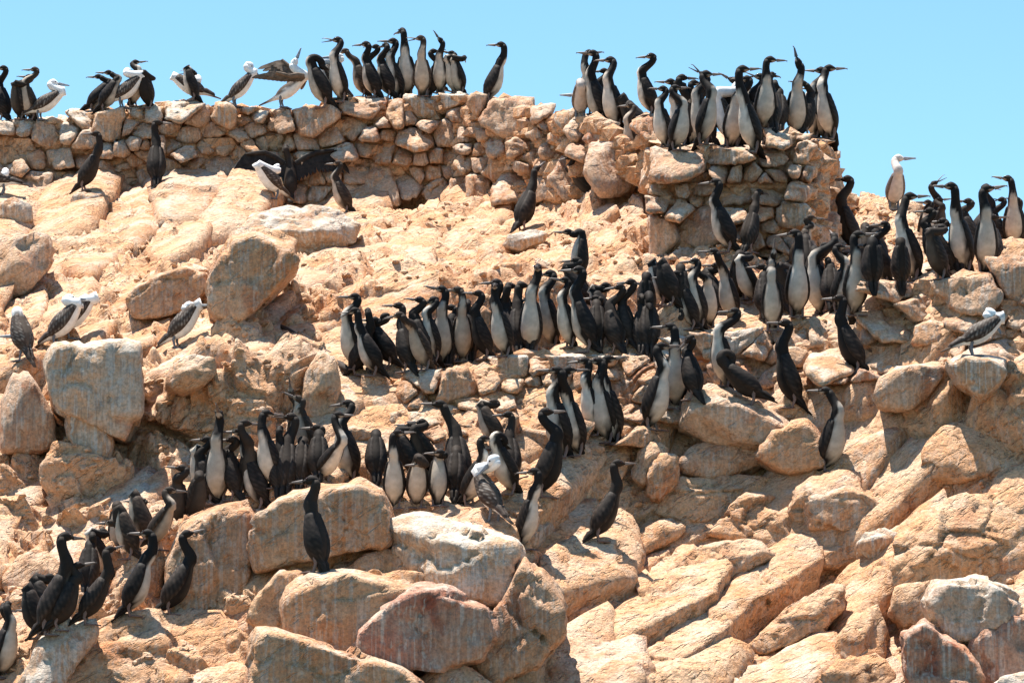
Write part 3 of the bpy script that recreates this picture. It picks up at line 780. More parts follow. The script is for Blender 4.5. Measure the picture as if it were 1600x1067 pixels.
plates(-40, 570, 320, 850, 72, 1.5, .35, .95, .13, 33, [M_SLOPE, M_SLOPE, M_BOULD], 4, .05)
plates(400, 880, 690, 900, 46, 1.4, .4, .8, .10, 34, [M_SLOPE, M_BOULD], 3, .03)
plates(380, 900, 880, 1120, 80, 1.4, .3, 1.0, .10, 37, [M_BOULD, M_SLOPE], 4, .03)
plates(560, 1020, 316, 440, 30, 2.4, .1, .6, .05, 35, [M_SLOPE], 3, .02)
plates(1320, 1640, 560, 760, 84, 1.9, UPR, .9, .10, 36, [M_SLOPE, M_BOULD], 4, .05)

# ------------------------------------------------------------------ loose stones and rubble
BVH = BVHTree.FromPolygons([tuple(x) for x in np.concatenate(SUP_V).tolist()], [f for L in SUP_F for f in L])
def shoot(u, v):
    d = pt(u, v, 10.0) - CAM
    hit = BVH.ray_cast(Vector(CAM), Vector(d).normalized(), 200)
    return hit if hit[0] is not None else None

TBVH = BVHTree.FromPolygons([tuple(x) for x in SUP_V[0].tolist()], SUP_F[0])
def graze(u, v):
    a = shoot(u, v)
    d = pt(u, v, 10.0) - CAM
    h = TBVH.ray_cast(Vector(CAM), Vector(d).normalized(), 200)
    return h if h[0] is not None and a is not None and abs(a[3] - h[3]) < .02 else None

variants = []
for i in range(14):
    q = rng.normal(size=(10, 3)); q /= np.linalg.norm(q, axis=1, keepdims=True)
    q *= rng.uniform(.7, 1.0, (10, 1)) * np.array([1.0, .8, .6])
    c, v, f = rock(q, 3, 14, 5, .05, 500 + i, fine=3)
    variants.append(new_mesh('loose_stone', v, f))
VMATS = [M_SLOPE, M_BOULD, M_WALL, M_SLOPE]
for i, me in enumerate(variants):
    me.materials.append(VMATS[i % 4])
ZONES = [((0, 560), (320, 880), 80, (.04, .12)), ((80, 500), (590, 770), 110, (.05, .13)), ((540, 1010), (310, 460), 50, (.05, .14)), ((860, 1600), (700, 1067), 45, (.04, .12)), ((520, 1010), (300, 340), 14, (.05, .12)),
         ((1330, 1480), (325, 420), 16, (.05, .12)), ((1240, 1600), (590, 760), 20, (.04, .10)), ((0, 400), (880, 1067), 20, (.04, .12))]
made = 0
for (ua, ub), (va, vb), n, (s0, s1) in ZONES:
    for _ in range(n):
        hit = graze(rng.uniform(ua, ub), rng.uniform(va, vb))
        if hit is None or made >= 295 or hit[1].z < .25: continue
        s = s0 + (s1 - s0) * rng.random() ** 2
        o = link('stone', variants[rng.integers(len(variants))], None, hill, hit[0] + Vector((0, s * .25, -s * .1)))
        o.rotation_euler = rng.uniform(-.5, .5), rng.uniform(-.5, .5), rng.uniform(0, 6.28)
        o.scale = (s * rng.uniform(.8, 1.4), s, s * rng.uniform(.7, 1.1))
        made += 1
dv, df = ICO[1]
rv, rf, nn = [], [], 0
for (ua, ub), (va, vb), n, (s0, s1) in [((0, 560), (310, 900), 900, (.012, .04)), ((540, 1010), (310, 460), 250, (.012, .04)), ((860, 1600), (640, 1067), 600, (.01, .035)), ((0, 400), (860, 1067), 250, (.01, .04)), ((1330, 1480), (325, 420), 150, (.015, .05)), ((1100, 1400), (380, 430), 150, (.015, .04))]:
    for _ in range(n):
        hit = graze(rng.uniform(ua, ub), rng.uniform(va, vb))
        if hit is None: continue
        s = s0 + (s1 - s0) * rng.random() ** 2.5
        v = dv * (1 + rng.uniform(-.28, .28, (len(dv), 1))) * s * np.array([rng.uniform(.8, 1.5), rng.uniform(.8, 1.3), rng.uniform(.5, .9)])
        a = rng.uniform(0, 6.28); ca, sa = math.cos(a), math.sin(a)
        v = v @ np.array([[ca, sa, 0], [-sa, ca, 0], [0, 0, 1]])
        rv.append(v + np.array(hit[0]) + np.array([0, 0, s * .2])); rf.append(df + nn); nn += len(dv)
rub = link('rubble', new_mesh('rubble', np.concatenate(rv), np.concatenate(rf), smooth=False), M_SLOPE, hill)
rub['kind'] = 'stuff'
# ------------------------------------------------------------------ driftwood and rusty rods
def rod(name, a, b, r0, r1, mat, label, cat, sides=7, bend=0.02):
    a, b = np.array(a), np.array(b)
    t = (b - a); ln = np.linalg.norm(t); t /= ln
    s = np.cross(t, [0, 0, 1.0]); s /= np.linalg.norm(s); n = np.cross(s, t)
    V, Fc = [], []
    rings = 14
    for i in range(rings):
        k = i / (rings - 1)
        c = a + t * ln * k + n * bend * math.sin(k * 3.1) + s * bend * .5 * math.sin(k * 7)
        r = r0 + (r1 - r0) * k
        for j in range(sides):
            an = 2 * math.pi * j / sides
            rr = r * (1 + .18 * math.sin(3 * an + i * 1.7) + rng.uniform(-.1, .1))
            V.append(c + s * math.cos(an) * rr + n * math.sin(an) * rr)
    for i in range(rings - 1):
        for j in range(sides):
            Fc.append((i * sides + j, i * sides + (j + 1) % sides, (i + 1) * sides + (j + 1) % sides, (i + 1) * sides + j))
    Fc.append(tuple(range(sides))[::-1]); Fc.append(tuple((rings - 1) * sides + j for j in range(sides)))
    V = np.array(V); base = V[V[:, 2].argmin()].copy()
    o = link(name, new_mesh(name, V - base, Fc), mat, None, base)
    tag(o, label, cat)

def simple_material(name, c1, c2, scale, rough, stretch=(1, 1, 1), bump=0.3):
    m, nt, b = nodes_of(name)
    tc = nt.nodes.new('ShaderNodeTexCoord'); mp = nt.nodes.new('ShaderNodeMapping')
    mp.inputs['Scale'].default_value = stretch
    nz = nt.nodes.new('ShaderNodeTexNoise'); nz.inputs['Scale'].default_value = scale; nz.inputs['Detail'].default_value = 4
    nt.links.new(tc.outputs['Object'], mp.inputs[0]); nt.links.new(mp.outputs[0], nz.inputs['Vector'])
    mx = nt.nodes.new('ShaderNodeMix'); mx.data_type = 'RGBA'
    mr = nt.nodes.new('ShaderNodeMapRange'); mr.inputs['From Min'].default_value = .35; mr.inputs['From Max'].default_value = .65
    nt.links.new(nz.outputs['Fac'], mr.inputs['Value']); nt.links.new(mr.outputs[0], mx.inputs[0])
    mx.inputs[6].default_value = (*c1, 1); mx.inputs[7].default_value = (*c2, 1)
    nt.links.new(mx.outputs[2], b.inputs['Base Color'])
    b.inputs['Roughness'].default_value = rough
    if bump:
        bp = nt.nodes.new('ShaderNodeBump'); bp.inputs['Strength'].default_value = bump; bp.inputs['Distance'].default_value = .01
        nt.links.new(nz.outputs['Fac'], bp.inputs['Height']); nt.links.new(bp.outputs[0], b.inputs['Normal'])
    return m
M_WOOD = simple_material('weathered timber', (.022, .014, .010), (.05, .034, .025), 18, .85)
M_RUST = simple_material('rusted iron', (.22, .075, .03), (.36, .15, .06), 30, .8)
def near(u, v, dz=0.0):
    h = shoot(u, v)
    D = h[0][1] - 0.06 if h else depth(u, v)
    return pt(u, v, D)
q0 = near(440, 510); q1 = near(545, 580)
rod('driftwood_pole', q0, q1 , .018, .026, M_WOOD, 'weathered dark timber pole lying aslant left of the middle ledge', 'pole')
d0 = near(1097, 560)[1]
rod('rusty_bar', pt(1072, 557, d0 - .1), pt(1122, 568, d0 - .1), .03, .026, M_RUST, 'thick rusty bar sticking from the wall below the middle ledge', 'bar')
d1 = near(1004, 585)[1]
rod('rusty_bar', pt(990, 596, d1 - .06), pt(1022, 572, d1 - .06), .02, .018, M_RUST, 'short rusty stake slanting across the wall joints below the dark pair', 'bar')

# ------------------------------------------------------------------ birds
def plumage(name, rough, sheen=0.0, mottle=0.25, scale=40.0, edge=None, escale=36.0, efac=.8):
    m, nt, b = nodes_of(name)
    N, L = nt.nodes, nt.links
    at = N.new('ShaderNodeAttribute'); at.attribute_name = 'Col'
    tc = N.new('ShaderNodeTexCoord')
    nz = N.new('ShaderNodeTexNoise'); nz.inputs['Scale'].default_value = scale; nz.inputs['Detail'].default_value = 4
    L.new(tc.outputs['Object'], nz.inputs['Vector'])
    mr = N.new('ShaderNodeMapRange'); mr.inputs['From Min'].default_value = .3; mr.inputs['From Max'].default_value = .7
    mr.inputs['To Min'].default_value = 1 - mottle; mr.inputs['To Max'].default_value = 1 + mottle * .6
    L.new(nz.outputs['Fac'], mr.inputs['Value'])
    mx = N.new('ShaderNodeMix'); mx.data_type = 'RGBA'; mx.blend_type = 'MULTIPLY'; mx.inputs[0].default_value = 1
    L.new(at.outputs['Color'], mx.inputs[6]); L.new(node_grey(nt, mr.outputs[0]), mx.inputs[7])
    col = mx.outputs[2]
    hsrc = nz.outputs['Fac']
    if edge:                                  # pale feather edges in overlapping rows
        vo = N.new('ShaderNodeTexVoronoi'); vo.feature = 'DISTANCE_TO_EDGE'; vo.inputs['Scale'].default_value = escale
        sm = N.new('ShaderNodeMapping'); sm.inputs['Scale'].default_value = (1, 1, .45)
        L.new(tc.outputs['Object'], sm.inputs[0]); L.new(sm.outputs[0], vo.inputs['Vector'])
        er = N.new('ShaderNodeMapRange'); er.inputs['From Min'].default_value = .10; er.inputs['From Max'].default_value = .02
        L.new(vo.outputs['Distance'], er.inputs['Value'])
        er.inputs['To Max'].default_value = efac
        hsrc = vo.outputs['Distance']
        m2 = N.new('ShaderNodeMix'); m2.data_type = 'RGBA'
        L.new(er.outputs[0], m2.inputs[0]); L.new(col, m2.inputs[6]); m2.inputs[7].default_value = (*edge, 1)
        col = m2.outputs[2]
    L.new(col, b.inputs['Base Color'])
    b.inputs['Roughness'].default_value = rough
    b.inputs['Specular IOR Level'].default_value = .16
    bp = N.new('ShaderNodeBump'); bp.inputs['Strength'].default_value = .5; bp.inputs['Distance'].default_value = .006
    L.new(hsrc, bp.inputs['Height']); L.new(bp.outputs[0], b.inputs['Normal'])
    return m
M_FEATHER = plumage('bird plumage', .72, mottle=.18, scale=22)
M_WING = plumage('dark wing feathers', .65, mottle=.4, scale=30)
M_BWING = plumage('brown wing feathers with pale edges', .6, mottle=.35)
M_BILL = simple_material('horn coloured bill', (.07, .055, .048), (.15, .11, .09), 40, .5, bump=0)
M_BBILL = simple_material('blue-grey bill', (.13, .15, .18), (.22, .24, .27), 40, .45, bump=0)
M_EYE = simple_material('dark eye', (.02, .012, .01), (.05, .015, .01), 10, .15, bump=0)

UP = np.array([0, 0, 1.0])
YAW = {'L': 0, 'FL': 45, 'F': 90, 'FR': 135, 'R': 180, 'BR': 225, 'B': 270, 'BL': 315}
def fwd(deg):
    a = math.radians(deg)
    return np.array([-math.cos(a), -math.sin(a), 0.0])
def unit(v):
    return v / (np.linalg.norm(v) + 1e-9)

def bill_mesh(length, w, h, hook, gape):
    """Two tapering mandibles along +X, base at the origin."""
    V, Fc = [], []
    def mand(sgn, ang):
        n0 = len(V)
        st = [(0, 1.0), (.35, .72), (.75, .45), (.93, .36), (1.0, .10)]
        for k, s in st:
            x = length * k
            zc = x * math.tan(ang) + (hook * -max(0, (k - .8) / .2) * h if sgn > 0 else 0)
            for an in (0, .25, .5, .75, 1.0):
                y = w * s * math.cos(math.pi * an)
                z = sgn * h * s * math.sin(math.pi * an)
                V.append((x, y, zc + z))
        m_ = 5
        for i in range(len(st) - 1):
            for j in range(m_ - 1):
                Fc.append((n0 + i * m_ + j, n0 + i * m_ + j + 1, n0 + (i + 1) * m_ + j + 1, n0 + (i + 1) * m_ + j))
            Fc.append((n0 + i * m_ + m_ - 1, n0 + i * m_, n0 + (i + 1) * m_, n0 + (i + 1) * m_ + m_ - 1))
        Fc.append(tuple(n0 + (len(st) - 1) * m_ + j for j in range(m_)))
    mand(1, gape * .45); mand(-1, -gape * .55)
    return new_mesh('bill', V, Fc)
BILLS = {('c', 0): bill_mesh(.094, .0140, .0150, 1.0, 0), ('c', 1): bill_mesh(.094, .0140, .0130, 1.0, .45),
         ('b', 0): bill_mesh(.118, .0175, .021, .1, 0), ('b', 1): bill_mesh(.118, .0175, .019, .1, .35)}
for k_, me_ in BILLS.items():
    me_.materials.append(M_BILL if k_[0] == 'c' else M_BBILL)
ev_, ef_ = ICO[2]
EYE = new_mesh('eye', ev_ * .0075, ef_); EYE.materials.append(M_EYE)

def loft(path, side, ra, rb, seg):
    path = np.asarray(path)
    t = np.gradient(path, axis=0); t /= np.linalg.norm(t, axis=1, keepdims=True) + 1e-9
    b = side[None, :] - t * (t @ side)[:, None]; b /= np.linalg.norm(b, axis=1, keepdims=True) + 1e-9
    n = np.cross(b, t)
    th = np.linspace(0, 2 * np.pi, seg, endpoint=False)
    ring = path[:, None, :] + n[:, None, :] * (np.cos(th)[None, :, None] * rb[:, None, None]) + b[:, None, :] * (np.sin(th)[None, :, None] * ra[:, None, None])
    m = len(path)
    V = ring.reshape(-1, 3)
    Fc = []
    for i in range(m - 1):
        for j in range(seg):
            Fc.append((i * seg + j, i * seg + (j + 1) % seg, (i + 1) * seg + (j + 1) % seg, (i + 1) * seg + j))
    Fc.append(tuple(range(seg))[::-1]); Fc.append(tuple((m - 1) * seg + j for j in range(seg)))
    return V, Fc, th, n, b

BLACK = np.array([.0125, .0095, .0080]); BROWN = np.array([.048, .032, .022]); WHITE = np.array([.66, .57, .48])
BEIGE = np.array([.44, .35, .27]); FOOT = np.array([.20, .14, .12]); GREYFOOT = np.array([.16, .17, .19])

def paint(me, cols):
    at = me.color_attributes.new('Col', 'FLOAT_COLOR', 'POINT')
    c = np.ones((len(me.vertices), 4), np.float32); c[:, :3] = cols
    at.data.foreach_set('color', c.ravel())

def sstep(x, a, b):
    t = np.clip((x - a) / (b - a), 0, 1)
    return t * t * (3 - 2 * t)

def feather_fan(root, tips, width, thick=.006, curve=None):
    """A wing of separate overlapping quills: each a thin tapering blade from root point to tip."""
    V, Fc = [], []
    for (a, b, nrm) in tips:
        a, b, nrm = np.array(a), np.array(b), np.array(nrm)
        t = unit(b - a); s = unit(np.cross(nrm, t))
        n0 = len(V)
        for k, w in ((0, .7), (.45, 1.0), (.85, .75), (1.0, .12)):
            c = a + (b - a) * k
            for sg, tz in ((-1, 1), (1, 1), (1, -1), (-1, -1)):
                V.append(c + s * sg * width * w + nrm * tz * thick * .5)
        for i in range(3):
            for j in range(4):
                Fc.append((n0 + i * 4 + j, n0 + i * 4 + (j + 1) % 4, n0 + (i + 1) * 4 + (j + 1) % 4, n0 + (i + 1) * 4 + j))
        Fc.append((n0, n0 + 3, n0 + 2, n0 + 1)); Fc.append((n0 + 12, n0 + 13, n0 + 14, n0 + 15))
    return V, Fc

def make_bird(kind, foot, head_off, yaw, hyaw, pitch, opts, seed):
    """foot: world point between the feet. head_off: image offsets (right, up) of the head centre in metres."""
    r = np.random.default_rng(seed)
    booby = kind in 'bc'
    f = fwd(yaw); b = np.cross(UP, f); hf0 = fwd(hyaw)
    hx, hz = head_off
    s = opts.get('s', 1.0)
    tuck = 'tuck' in opts
    arch = 'arch' in opts or tuck
    leg = (.085 if booby else .065) * s
    Lt = (.36 if booby else .355) * s
    if abs(f[0]) > .3: hy = float(np.clip(hx * f[1] / f[0], -.16, .16)) if hx * f[0] > 0 else float(np.clip(f[1] * .04, -.1, .1))
    else: hy = f[1] * .10
    Hd = np.array([hx, hy, hz])
    hip = np.array([0, 0, leg + .075 * s])
    lean0 = opts.get('lean', 52 if booby else 17)
    best = None
    lo, hi = ((.09, .19) if booby else (.13, .25))
    if arch: lo, hi = .05, .6
    for dl in range(-30, 46, 3):
        L_ = math.radians(lean0 + dl)
        # a standing bird may also sway sideways towards its head
        t_ = unit(UP * math.cos(L_) + f * math.sin(L_) + np.array([np.clip(hx - f[0] * .1, -.2, .2) * .6 * (1 - abs(f[0])), 0, 0]))
        S_ = hip + t_ * Lt * .80
        d = np.linalg.norm(Hd - S_) / s
        cost = abs(dl) * .004 + max(0, lo - d) + max(0, d - hi)
        if best is None or cost < best[0]: best = (cost, t_, S_)
    t, S = best[1], best[2]
    belly = unit(f - t * (f @ t))
    if tuck:                                   # head buried in the back feathers
        Hd = S - belly * .085 * s - t * .05 * s
    # ---- path
    rump = hip - t * Lt * .24
    tdir = unit(-t * .75 - f * (.55 if not booby else .35) + UP * (.0 if not booby else .0))
    if 'taildown' in opts: tdir = unit(-t - f * .1)
    tl = (.20 if booby else .15) * s
    P, A, B, tag_ = [], [], [], []
    def add(p_, a_, b_, g): P.append(p_); A.append(a_ * s); B.append(b_ * s); tag_.append(g)
    tw = .030 if booby else .036
    add(rump + tdir * tl, tw * .55, .006, -1.0)
    add(rump + tdir * tl * .6, tw, .009, -.7)
    add(rump + tdir * tl * .25, tw, .017, -.35)
    prof = [(.02, .036, .036), (.12, .060, .062), (.25, .077, .084), (.40, .083, .092), (.55, .079, .086), (.70, .070, .074), (.84, .057, .059), (.96, .046, .048)]
    if booby: prof = [(k, a_ * 1.0, b_ * .93) for k, a_, b_ in prof]
    fat = r.uniform(.86, 1.02)
    for k, a_, b_ in prof:
        add(rump + t * Lt * k + belly * .012 * s * math.sin(k * 3.14), a_ * fat, b_ * fat, k)
    Sn = rump + t * Lt * 1.02
    # ---- neck
    L = np.linalg.norm(Hd - Sn)
    if arch:
        c1 = Sn + t * .09 * s + UP * .02 * s; c2 = Hd + UP * .09 * s
        if tuck: c1 = Sn + t * .09 * s + belly * .01; c2 = Hd + t * .10 * s - belly * .03 * s
        nsm = 12
    else:
        slack = max(0, .20 * s - L)
        bulge = r.uniform(.0, .035) + slack * .5
        c1 = Sn + t * L * .35 - belly * bulge * .2 + belly * bulge
        c2 = Hd - UP * L * .42 - hf0 * (.028 + .4 * bulge)
        nsm = 9
    n0r, n1r = (.049, .040) if booby else (.047, .031)
    for i in range(1, nsm + 1):
        k = i / nsm
        p_ = Sn * (1 - k) ** 3 + c1 * 3 * k * (1 - k) ** 2 + c2 * 3 * k * k * (1 - k) + (Hd - (hf0 * .016 * s if not arch else 0)) * k ** 3
        rr = n0r + (n1r - n0r) * sstep(k, 0, .7)
        if i == nsm: rr *= .8
        add(p_, rr, rr * 1.05, 1.0 + k)
    P = np.array(P); A = np.array(A); B = np.array(B); g = np.array(tag_)
    seg = 18
    V, Fc, th, nn, bb = loft(P, b, A, B, seg)
    # ---- colours
    ang = np.abs(np.where(th > np.pi, th - 2 * np.pi, th))          # 0 = front
    gg = np.repeat(g, seg); aa = np.tile(ang, len(g)) + r.uniform(-.13, .13, len(V)); gg = gg + r.uniform(-.03, .03, len(V))
    jit = r.uniform(-.12, .12)
    if kind == 'd':
        base = BLACK * r.uniform(.9, 1.5) + (BROWN - BLACK) * r.uniform(0, .5)
        C = np.tile(base, (len(V), 1))
        fr = (1 - sstep(aa, .5, 1.0)) * sstep(gg, .15, .4) * (1 - sstep(gg, .9, 1.1)) * r.uniform(0, .35)
        C = C * (1 - fr[:, None]) + BEIGE * .5 * fr[:, None]
    elif kind in 'gj':
        dk = BLACK if kind == 'g' else BLACK * .5 + BROWN * .6
        lt = WHITE if kind == 'g' else BEIGE * r.uniform(.85, 1.25)
        if kind == 'g': lt = lt * r.uniform(.62, 1.08)
        wid = 1.10 + r.uniform(-.1, .1) - .30 * sstep(gg, .8, 1.1) - .15 * sstep(gg, 1.0, 1.5)
        topw = 1.28 + jit + (.25 if kind == 'j' else 0)
        m_ = (1 - sstep(aa, wid - .1, wid + .12)) * sstep(gg, -.02, .10) * (1 - sstep(gg, topw, topw + .16))
        thigh = sstep(aa, .55, .85) * (1 - sstep(gg, .18, .34))     # black thighs
        m_ = m_ * (1 - thigh)
        C = dk * (1 - m_[:, None]) + lt * m_[:, None]
        if kind == 'g':                                              # dingy lower belly
            dirt = np.clip((1 - sstep(gg, .05, .65)) * .5 + r.uniform(0, .35, len(V)), 0, 1)[:, None] * m_[:, None]
            C = C * (1 - dirt) + np.array([.50, .41, .31]) * dirt
    elif kind == 'b':
        wt = np.array([.80, .79, .77]); bk = np.array([.10, .075, .058])
        m_ = sstep(aa, 1.5, 1.9) * (1 - sstep(gg, .9, 1.05))
        m_ = np.maximum(m_, 1 - sstep(gg, -.55, -.25))
        C = wt * (1 - m_[:, None]) + bk * m_[:, None]
    else:
        lt = np.array([.50, .44, .40]); bk = np.array([.13, .10, .085])
        m_ = sstep(aa, 1.3, 1.7) * (1 - sstep(gg, 1.0, 1.2)); m_ = np.maximum(m_, 1 - sstep(gg, -.4, -.1))
        C = lt * (1 - m_[:, None]) + bk * m_[:, None]
    V, C = list(V), list(C)
    Fc = list(Fc)
    headc = {'g': BLACK * 1.3, 'j': BLACK * .6 + BROWN * .8, 'd': BLACK * 1.3 + BROWN * .15, 'b': np.array([.82, .81, .80]), 'c': np.array([.56, .51, .47])}[kind]
    # ---- head
    pr = math.radians(pitch)
    hf = hf0 * math.cos(pr) + UP * math.sin(pr)
    if tuck: hf = unit(-t * .8 - belly * .5)
    hs = np.cross(UP, hf0); hu = np.cross(hf, hs)
    hu = unit(hu) if (np.cross(hf, hs) @ UP) >= 0 or arch else -unit(hu)
    hl, hw, hh = ((.064, .036, .039) if booby else (.060, .0290, .0310))
    dv_, df_ = ICO[3]
    n0 = len(V)
    for d in dv_:
        x, y, z = d
        xf = max(0, x)
        w = 1 - (.40 if booby else .50) * xf ** 1.3                  # the forehead runs down into the bill
        zz = z * hh * w - (.010 * xf if z > 0 else 0) - .004 * xf
        if x < 0: zz = zz * (1 - .12 * x * x) - .012 * x * x          # nape slopes into the neck
        V.append(Hd + hf * (x * hl * s + .014 * s) + hs * (y * hw * w * s) + hu * ((zz + .004) * s))
        cc = headc.copy()
        if kind == 'g' and z < -.45 and x > .2: cc = WHITE * .5
        if kind == 'j' and x > .35 and z < -.2: cc = BEIGE * .6
        if booby and x > .80: cc = np.array([.10, .11, .13])
        C.append(cc)
    Fc += [tuple(int(q) + n0 for q in x) for x in df_]
    # ---- legs and webbed feet
    lc = GREYFOOT if booby else FOOT
    for sg in (-1, 1):
        top_ = hip + b * sg * .040 * s - UP * .03 * s - f * .01
        low = b * sg * .040 * s + f * (.008 * sg)
        n0 = len(V)
        for k, rr in ((0, .020 if not booby else .016), (.5, .012), (1, .009)):
            c = top_ * (1 - k) + low * k - f * .012 * math.sin(k * 3.14)
            for j in range(6):
                an = j * math.pi / 3
                V.append(c + (b * math.cos(an) + f * math.sin(an)) * rr * s); C.append(lc if k > .2 else lc * .7)
        for i in range(2):
            for j in range(6):
                Fc.append((n0 + i * 6 + j, n0 + i * 6 + (j + 1) % 6, n0 + (i + 1) * 6 + (j + 1) % 6, n0 + (i + 1) * 6 + j))
        n0 = len(V)
        toes = [(-.018, 0), (.02, -.014), (.078, -.036), (.070, -.012), (.088, .004), (.072, .020), (.074, .040), (.02, .014)]
        for z in (-.004, .010):
            for x, y in toes:
                zz = z if x < .05 else z * .6 - .004
                V.append(low + f * x * s + b * y * s + UP * zz); C.append(lc * .85)
        m_ = len(toes)
        Fc.append(tuple(n0 + i for i in range(m_))[::-1]); Fc.append(tuple(n0 + m_ + i for i in range(m_)))
        for i in range(m_):
            Fc.append((n0 + i, n0 + (i + 1) % m_, n0 + m_ + (i + 1) % m_, n0 + m_ + i))
    name = 'booby' if booby else 'cormorant'
    me = new_mesh(name, np.array(V), Fc)
    paint(me, np.array(C))
    root = link(name, me, M_FEATHER, None, foot)
    # ---- wings
    if 'spread' in opts or 'raised' in opts:
        for sg in (-1, 1):
            sh = S + b * sg * .06 * s
            tips = []
            if 'spread' in opts:
                el = sh + b * sg * .21 * s + UP * .115 * s; wr = el + b * sg * .19 * s + UP * (.03 if sg < 0 else -.02) * s
                end = b * sg * .17 * s - UP * .08 * s
                nrm = f
            else:
                el = sh - f * .12 * s + UP * (.10 if sg > 0 else -.01) * s + b * sg * .08; wr = el - f * .16 * s + UP * (.13 if sg > 0 else .03) * s + b * sg * .04
                end = -f * .18 * s + UP * (.06 if sg > 0 else .0)
                nrm = unit(np.cross(wr - sh, UP * (1 if sg > 0 else 1) + b * .3))
            for i in range(13):
                k = i / 12
                a_ = sh * (1 - 2 * k) + el * 2 * k if k < .5 else el * (2 - 2 * k) + wr * (2 * k - 1)
                dn = -UP * (.21 - .03 * k) + (end * (k ** 2.2)) - f * .02
                if 'raised' in opts: dn = -UP * (.12 if sg > 0 else .05) - f * (.05 + .12 * k) + end * .5 * k ** 2
                tips.append((a_ + nrm * .002 * i, a_ + dn * s, nrm))
                tips.append((a_ + nrm * (.002 * i + .004), a_ + dn * s * .5, nrm))
            V2, F2_ = feather_fan(sh, tips, .026 * s)
            # the arm bones along the leading edge
            apath = np.array([sh, (sh + el) / 2 + UP * .01, el, (el + wr) / 2, wr])
            Va, Fa, *_ = loft(apath, f, np.full(5, .018 * s), np.array([.03, .028, .026, .022, .012]) * s, 8)
            Fa = [tuple(q + len(V2) for q in x) for x in Fa]
            V2 = np.concatenate([np.array(V2), Va])
            wm = new_mesh('wing', V2, F2_ + Fa, smooth=False)
            wc = BLACK * 1.8 if not booby else np.array([.12, .085, .06])
            cc = np.tile(wc, (len(V2), 1)) * np.repeat(r.uniform(.7, 1.5, (len(V2) // 4 + 1, 1)), 4, 0)[:len(V2)]
            paint(wm, cc)
            link('wing', wm, M_WING, root)
    else:
        nk, nth = (28, 13) if booby else (22, 9)
        wing_k = np.linspace(-.36, .95, nk)
        WC = {'g': BLACK * 1.15, 'j': BLACK * .5 + BROWN * .6, 'd': BLACK * 1.2 + BROWN * .12, 'b': np.array([.050, .034, .026]), 'c': np.array([.12, .095, .08])}[kind]
        EDGE = np.array([.40, .35, .30]) if kind == 'b' else WC * (3.2 if kind != 'c' else 1.8) + np.array([.010, .006, .004])
        rows_ = 11 if booby else 8
        for sg in (-1, 1):
            V2, C2 = [], []
            for ik, k in enumerate(wing_k):
                a_ = np.interp(k, [-.4, .02] + [x[0] for x in prof[1:]], [.026, .040] + [x[1] for x in prof[1:]]) * s * fat
                b_ = np.interp(k, [-.4, .02] + [x[0] for x in prof[1:]], [.022, .040] + [x[2] for x in prof[1:]]) * s * fat
                c = rump + t * Lt * k + belly * .012 * s * math.sin(max(0, k) * 3.14)
                if k < 0: c = rump + (tdir * .45 - t * .55) * (-k) * Lt * .95 - belly * .012
                fr = np.interp(k, [-.36, -.1, .1, .3, .6, .95], [2.3, 1.75, 1.45, 1.18, 1.08, 1.05] if not booby else [1.9, 1.3, 1.05, .95, .95, 1.15])
                bk = np.interp(k, [-.36, 0, .95], [2.95, 3.02, 2.75])
                for j in range(nth):
                    q = j / (nth - 1)
                    an = fr + (bk - fr) * q
                    bump_ = math.sin(math.pi * min(1, max(0, (q * .92 + .08)))) ** .5
                    inner = 0 < j < nth - 1 and 0 < ik < nk - 1
                    saw = (k * rows_ + .5 * (j % 2) + .15 * math.sin(j * 2.1 + seed)) % 1.0     # 0 just under the next row, 1 at a free feather tip
                    saw = 1 - saw
                    rad = 1 + (.10 * bump_ + .045 * saw if inner else -.10)
                    off = (.006 * s if inner else -.004 * s)
                    V2.append(c + belly * math.cos(an) * (b_ * rad + off) + b * sg * math.sin(an) * (a_ * rad + off))
                    e = sstep(saw, .62, .98) * r.uniform(.25, 1.0) * (1 if k > -.05 else .25)
                    if kind == 'b': e *= .85 if q > .15 else .3
                    base_ = WC * (1.0 + .5 * sstep(q, .3, .9) * (1 if k > .5 else .5)) * r.uniform(.8, 1.2)
                    C2.append(base_ * (1 - e) + EDGE * e)
            m_ = len(wing_k)
            F2_ = [(i * nth + j, i * nth + j + 1, (i + 1) * nth + j + 1, (i + 1) * nth + j) for i in range(m_ - 1) for j in range(nth - 1)]
            if sg > 0: F2_ = [x[::-1] for x in F2_]
            wm = new_mesh('wing', V2, F2_)
            paint(wm, np.array(C2))
            link('wing', wm, M_BWING if booby else M_WING, root)
    # ---- bill and eyes
    if not tuck:
        bl = link('bill', BILLS[('b' if booby else 'c', 1 if 'open' in opts else 0)], None, root)
        mat = Matrix((Vector(hf), Vector(hs), Vector(hu))).transposed().to_4x4()
        mat.translation = Vector(Hd + hf * (hl * .88 + .012) * s + hu * (-.004) * s)
        bl.matrix_local = mat @ Matrix.Scale(s, 4)
        for sg in (-1, 1):
            e = link('eye', EYE, None, root)
            e.location = Vector(Hd + hf * .034 * s + hs * sg * hw * .80 * s + hu * .012 * s)
            e.scale = (s, s, s)
    return root

ORD = ['', 'first', 'second', 'third', 'fourth', 'fifth', 'sixth', 'seventh', 'eighth', 'ninth', 'tenth', 'eleventh', 'twelfth', 'thirteenth', 'fourteenth',
       'fifteenth', 'sixteenth', 'seventeenth', 'eighteenth', 'nineteenth', 'twentieth']

K0 = 360 / 1107
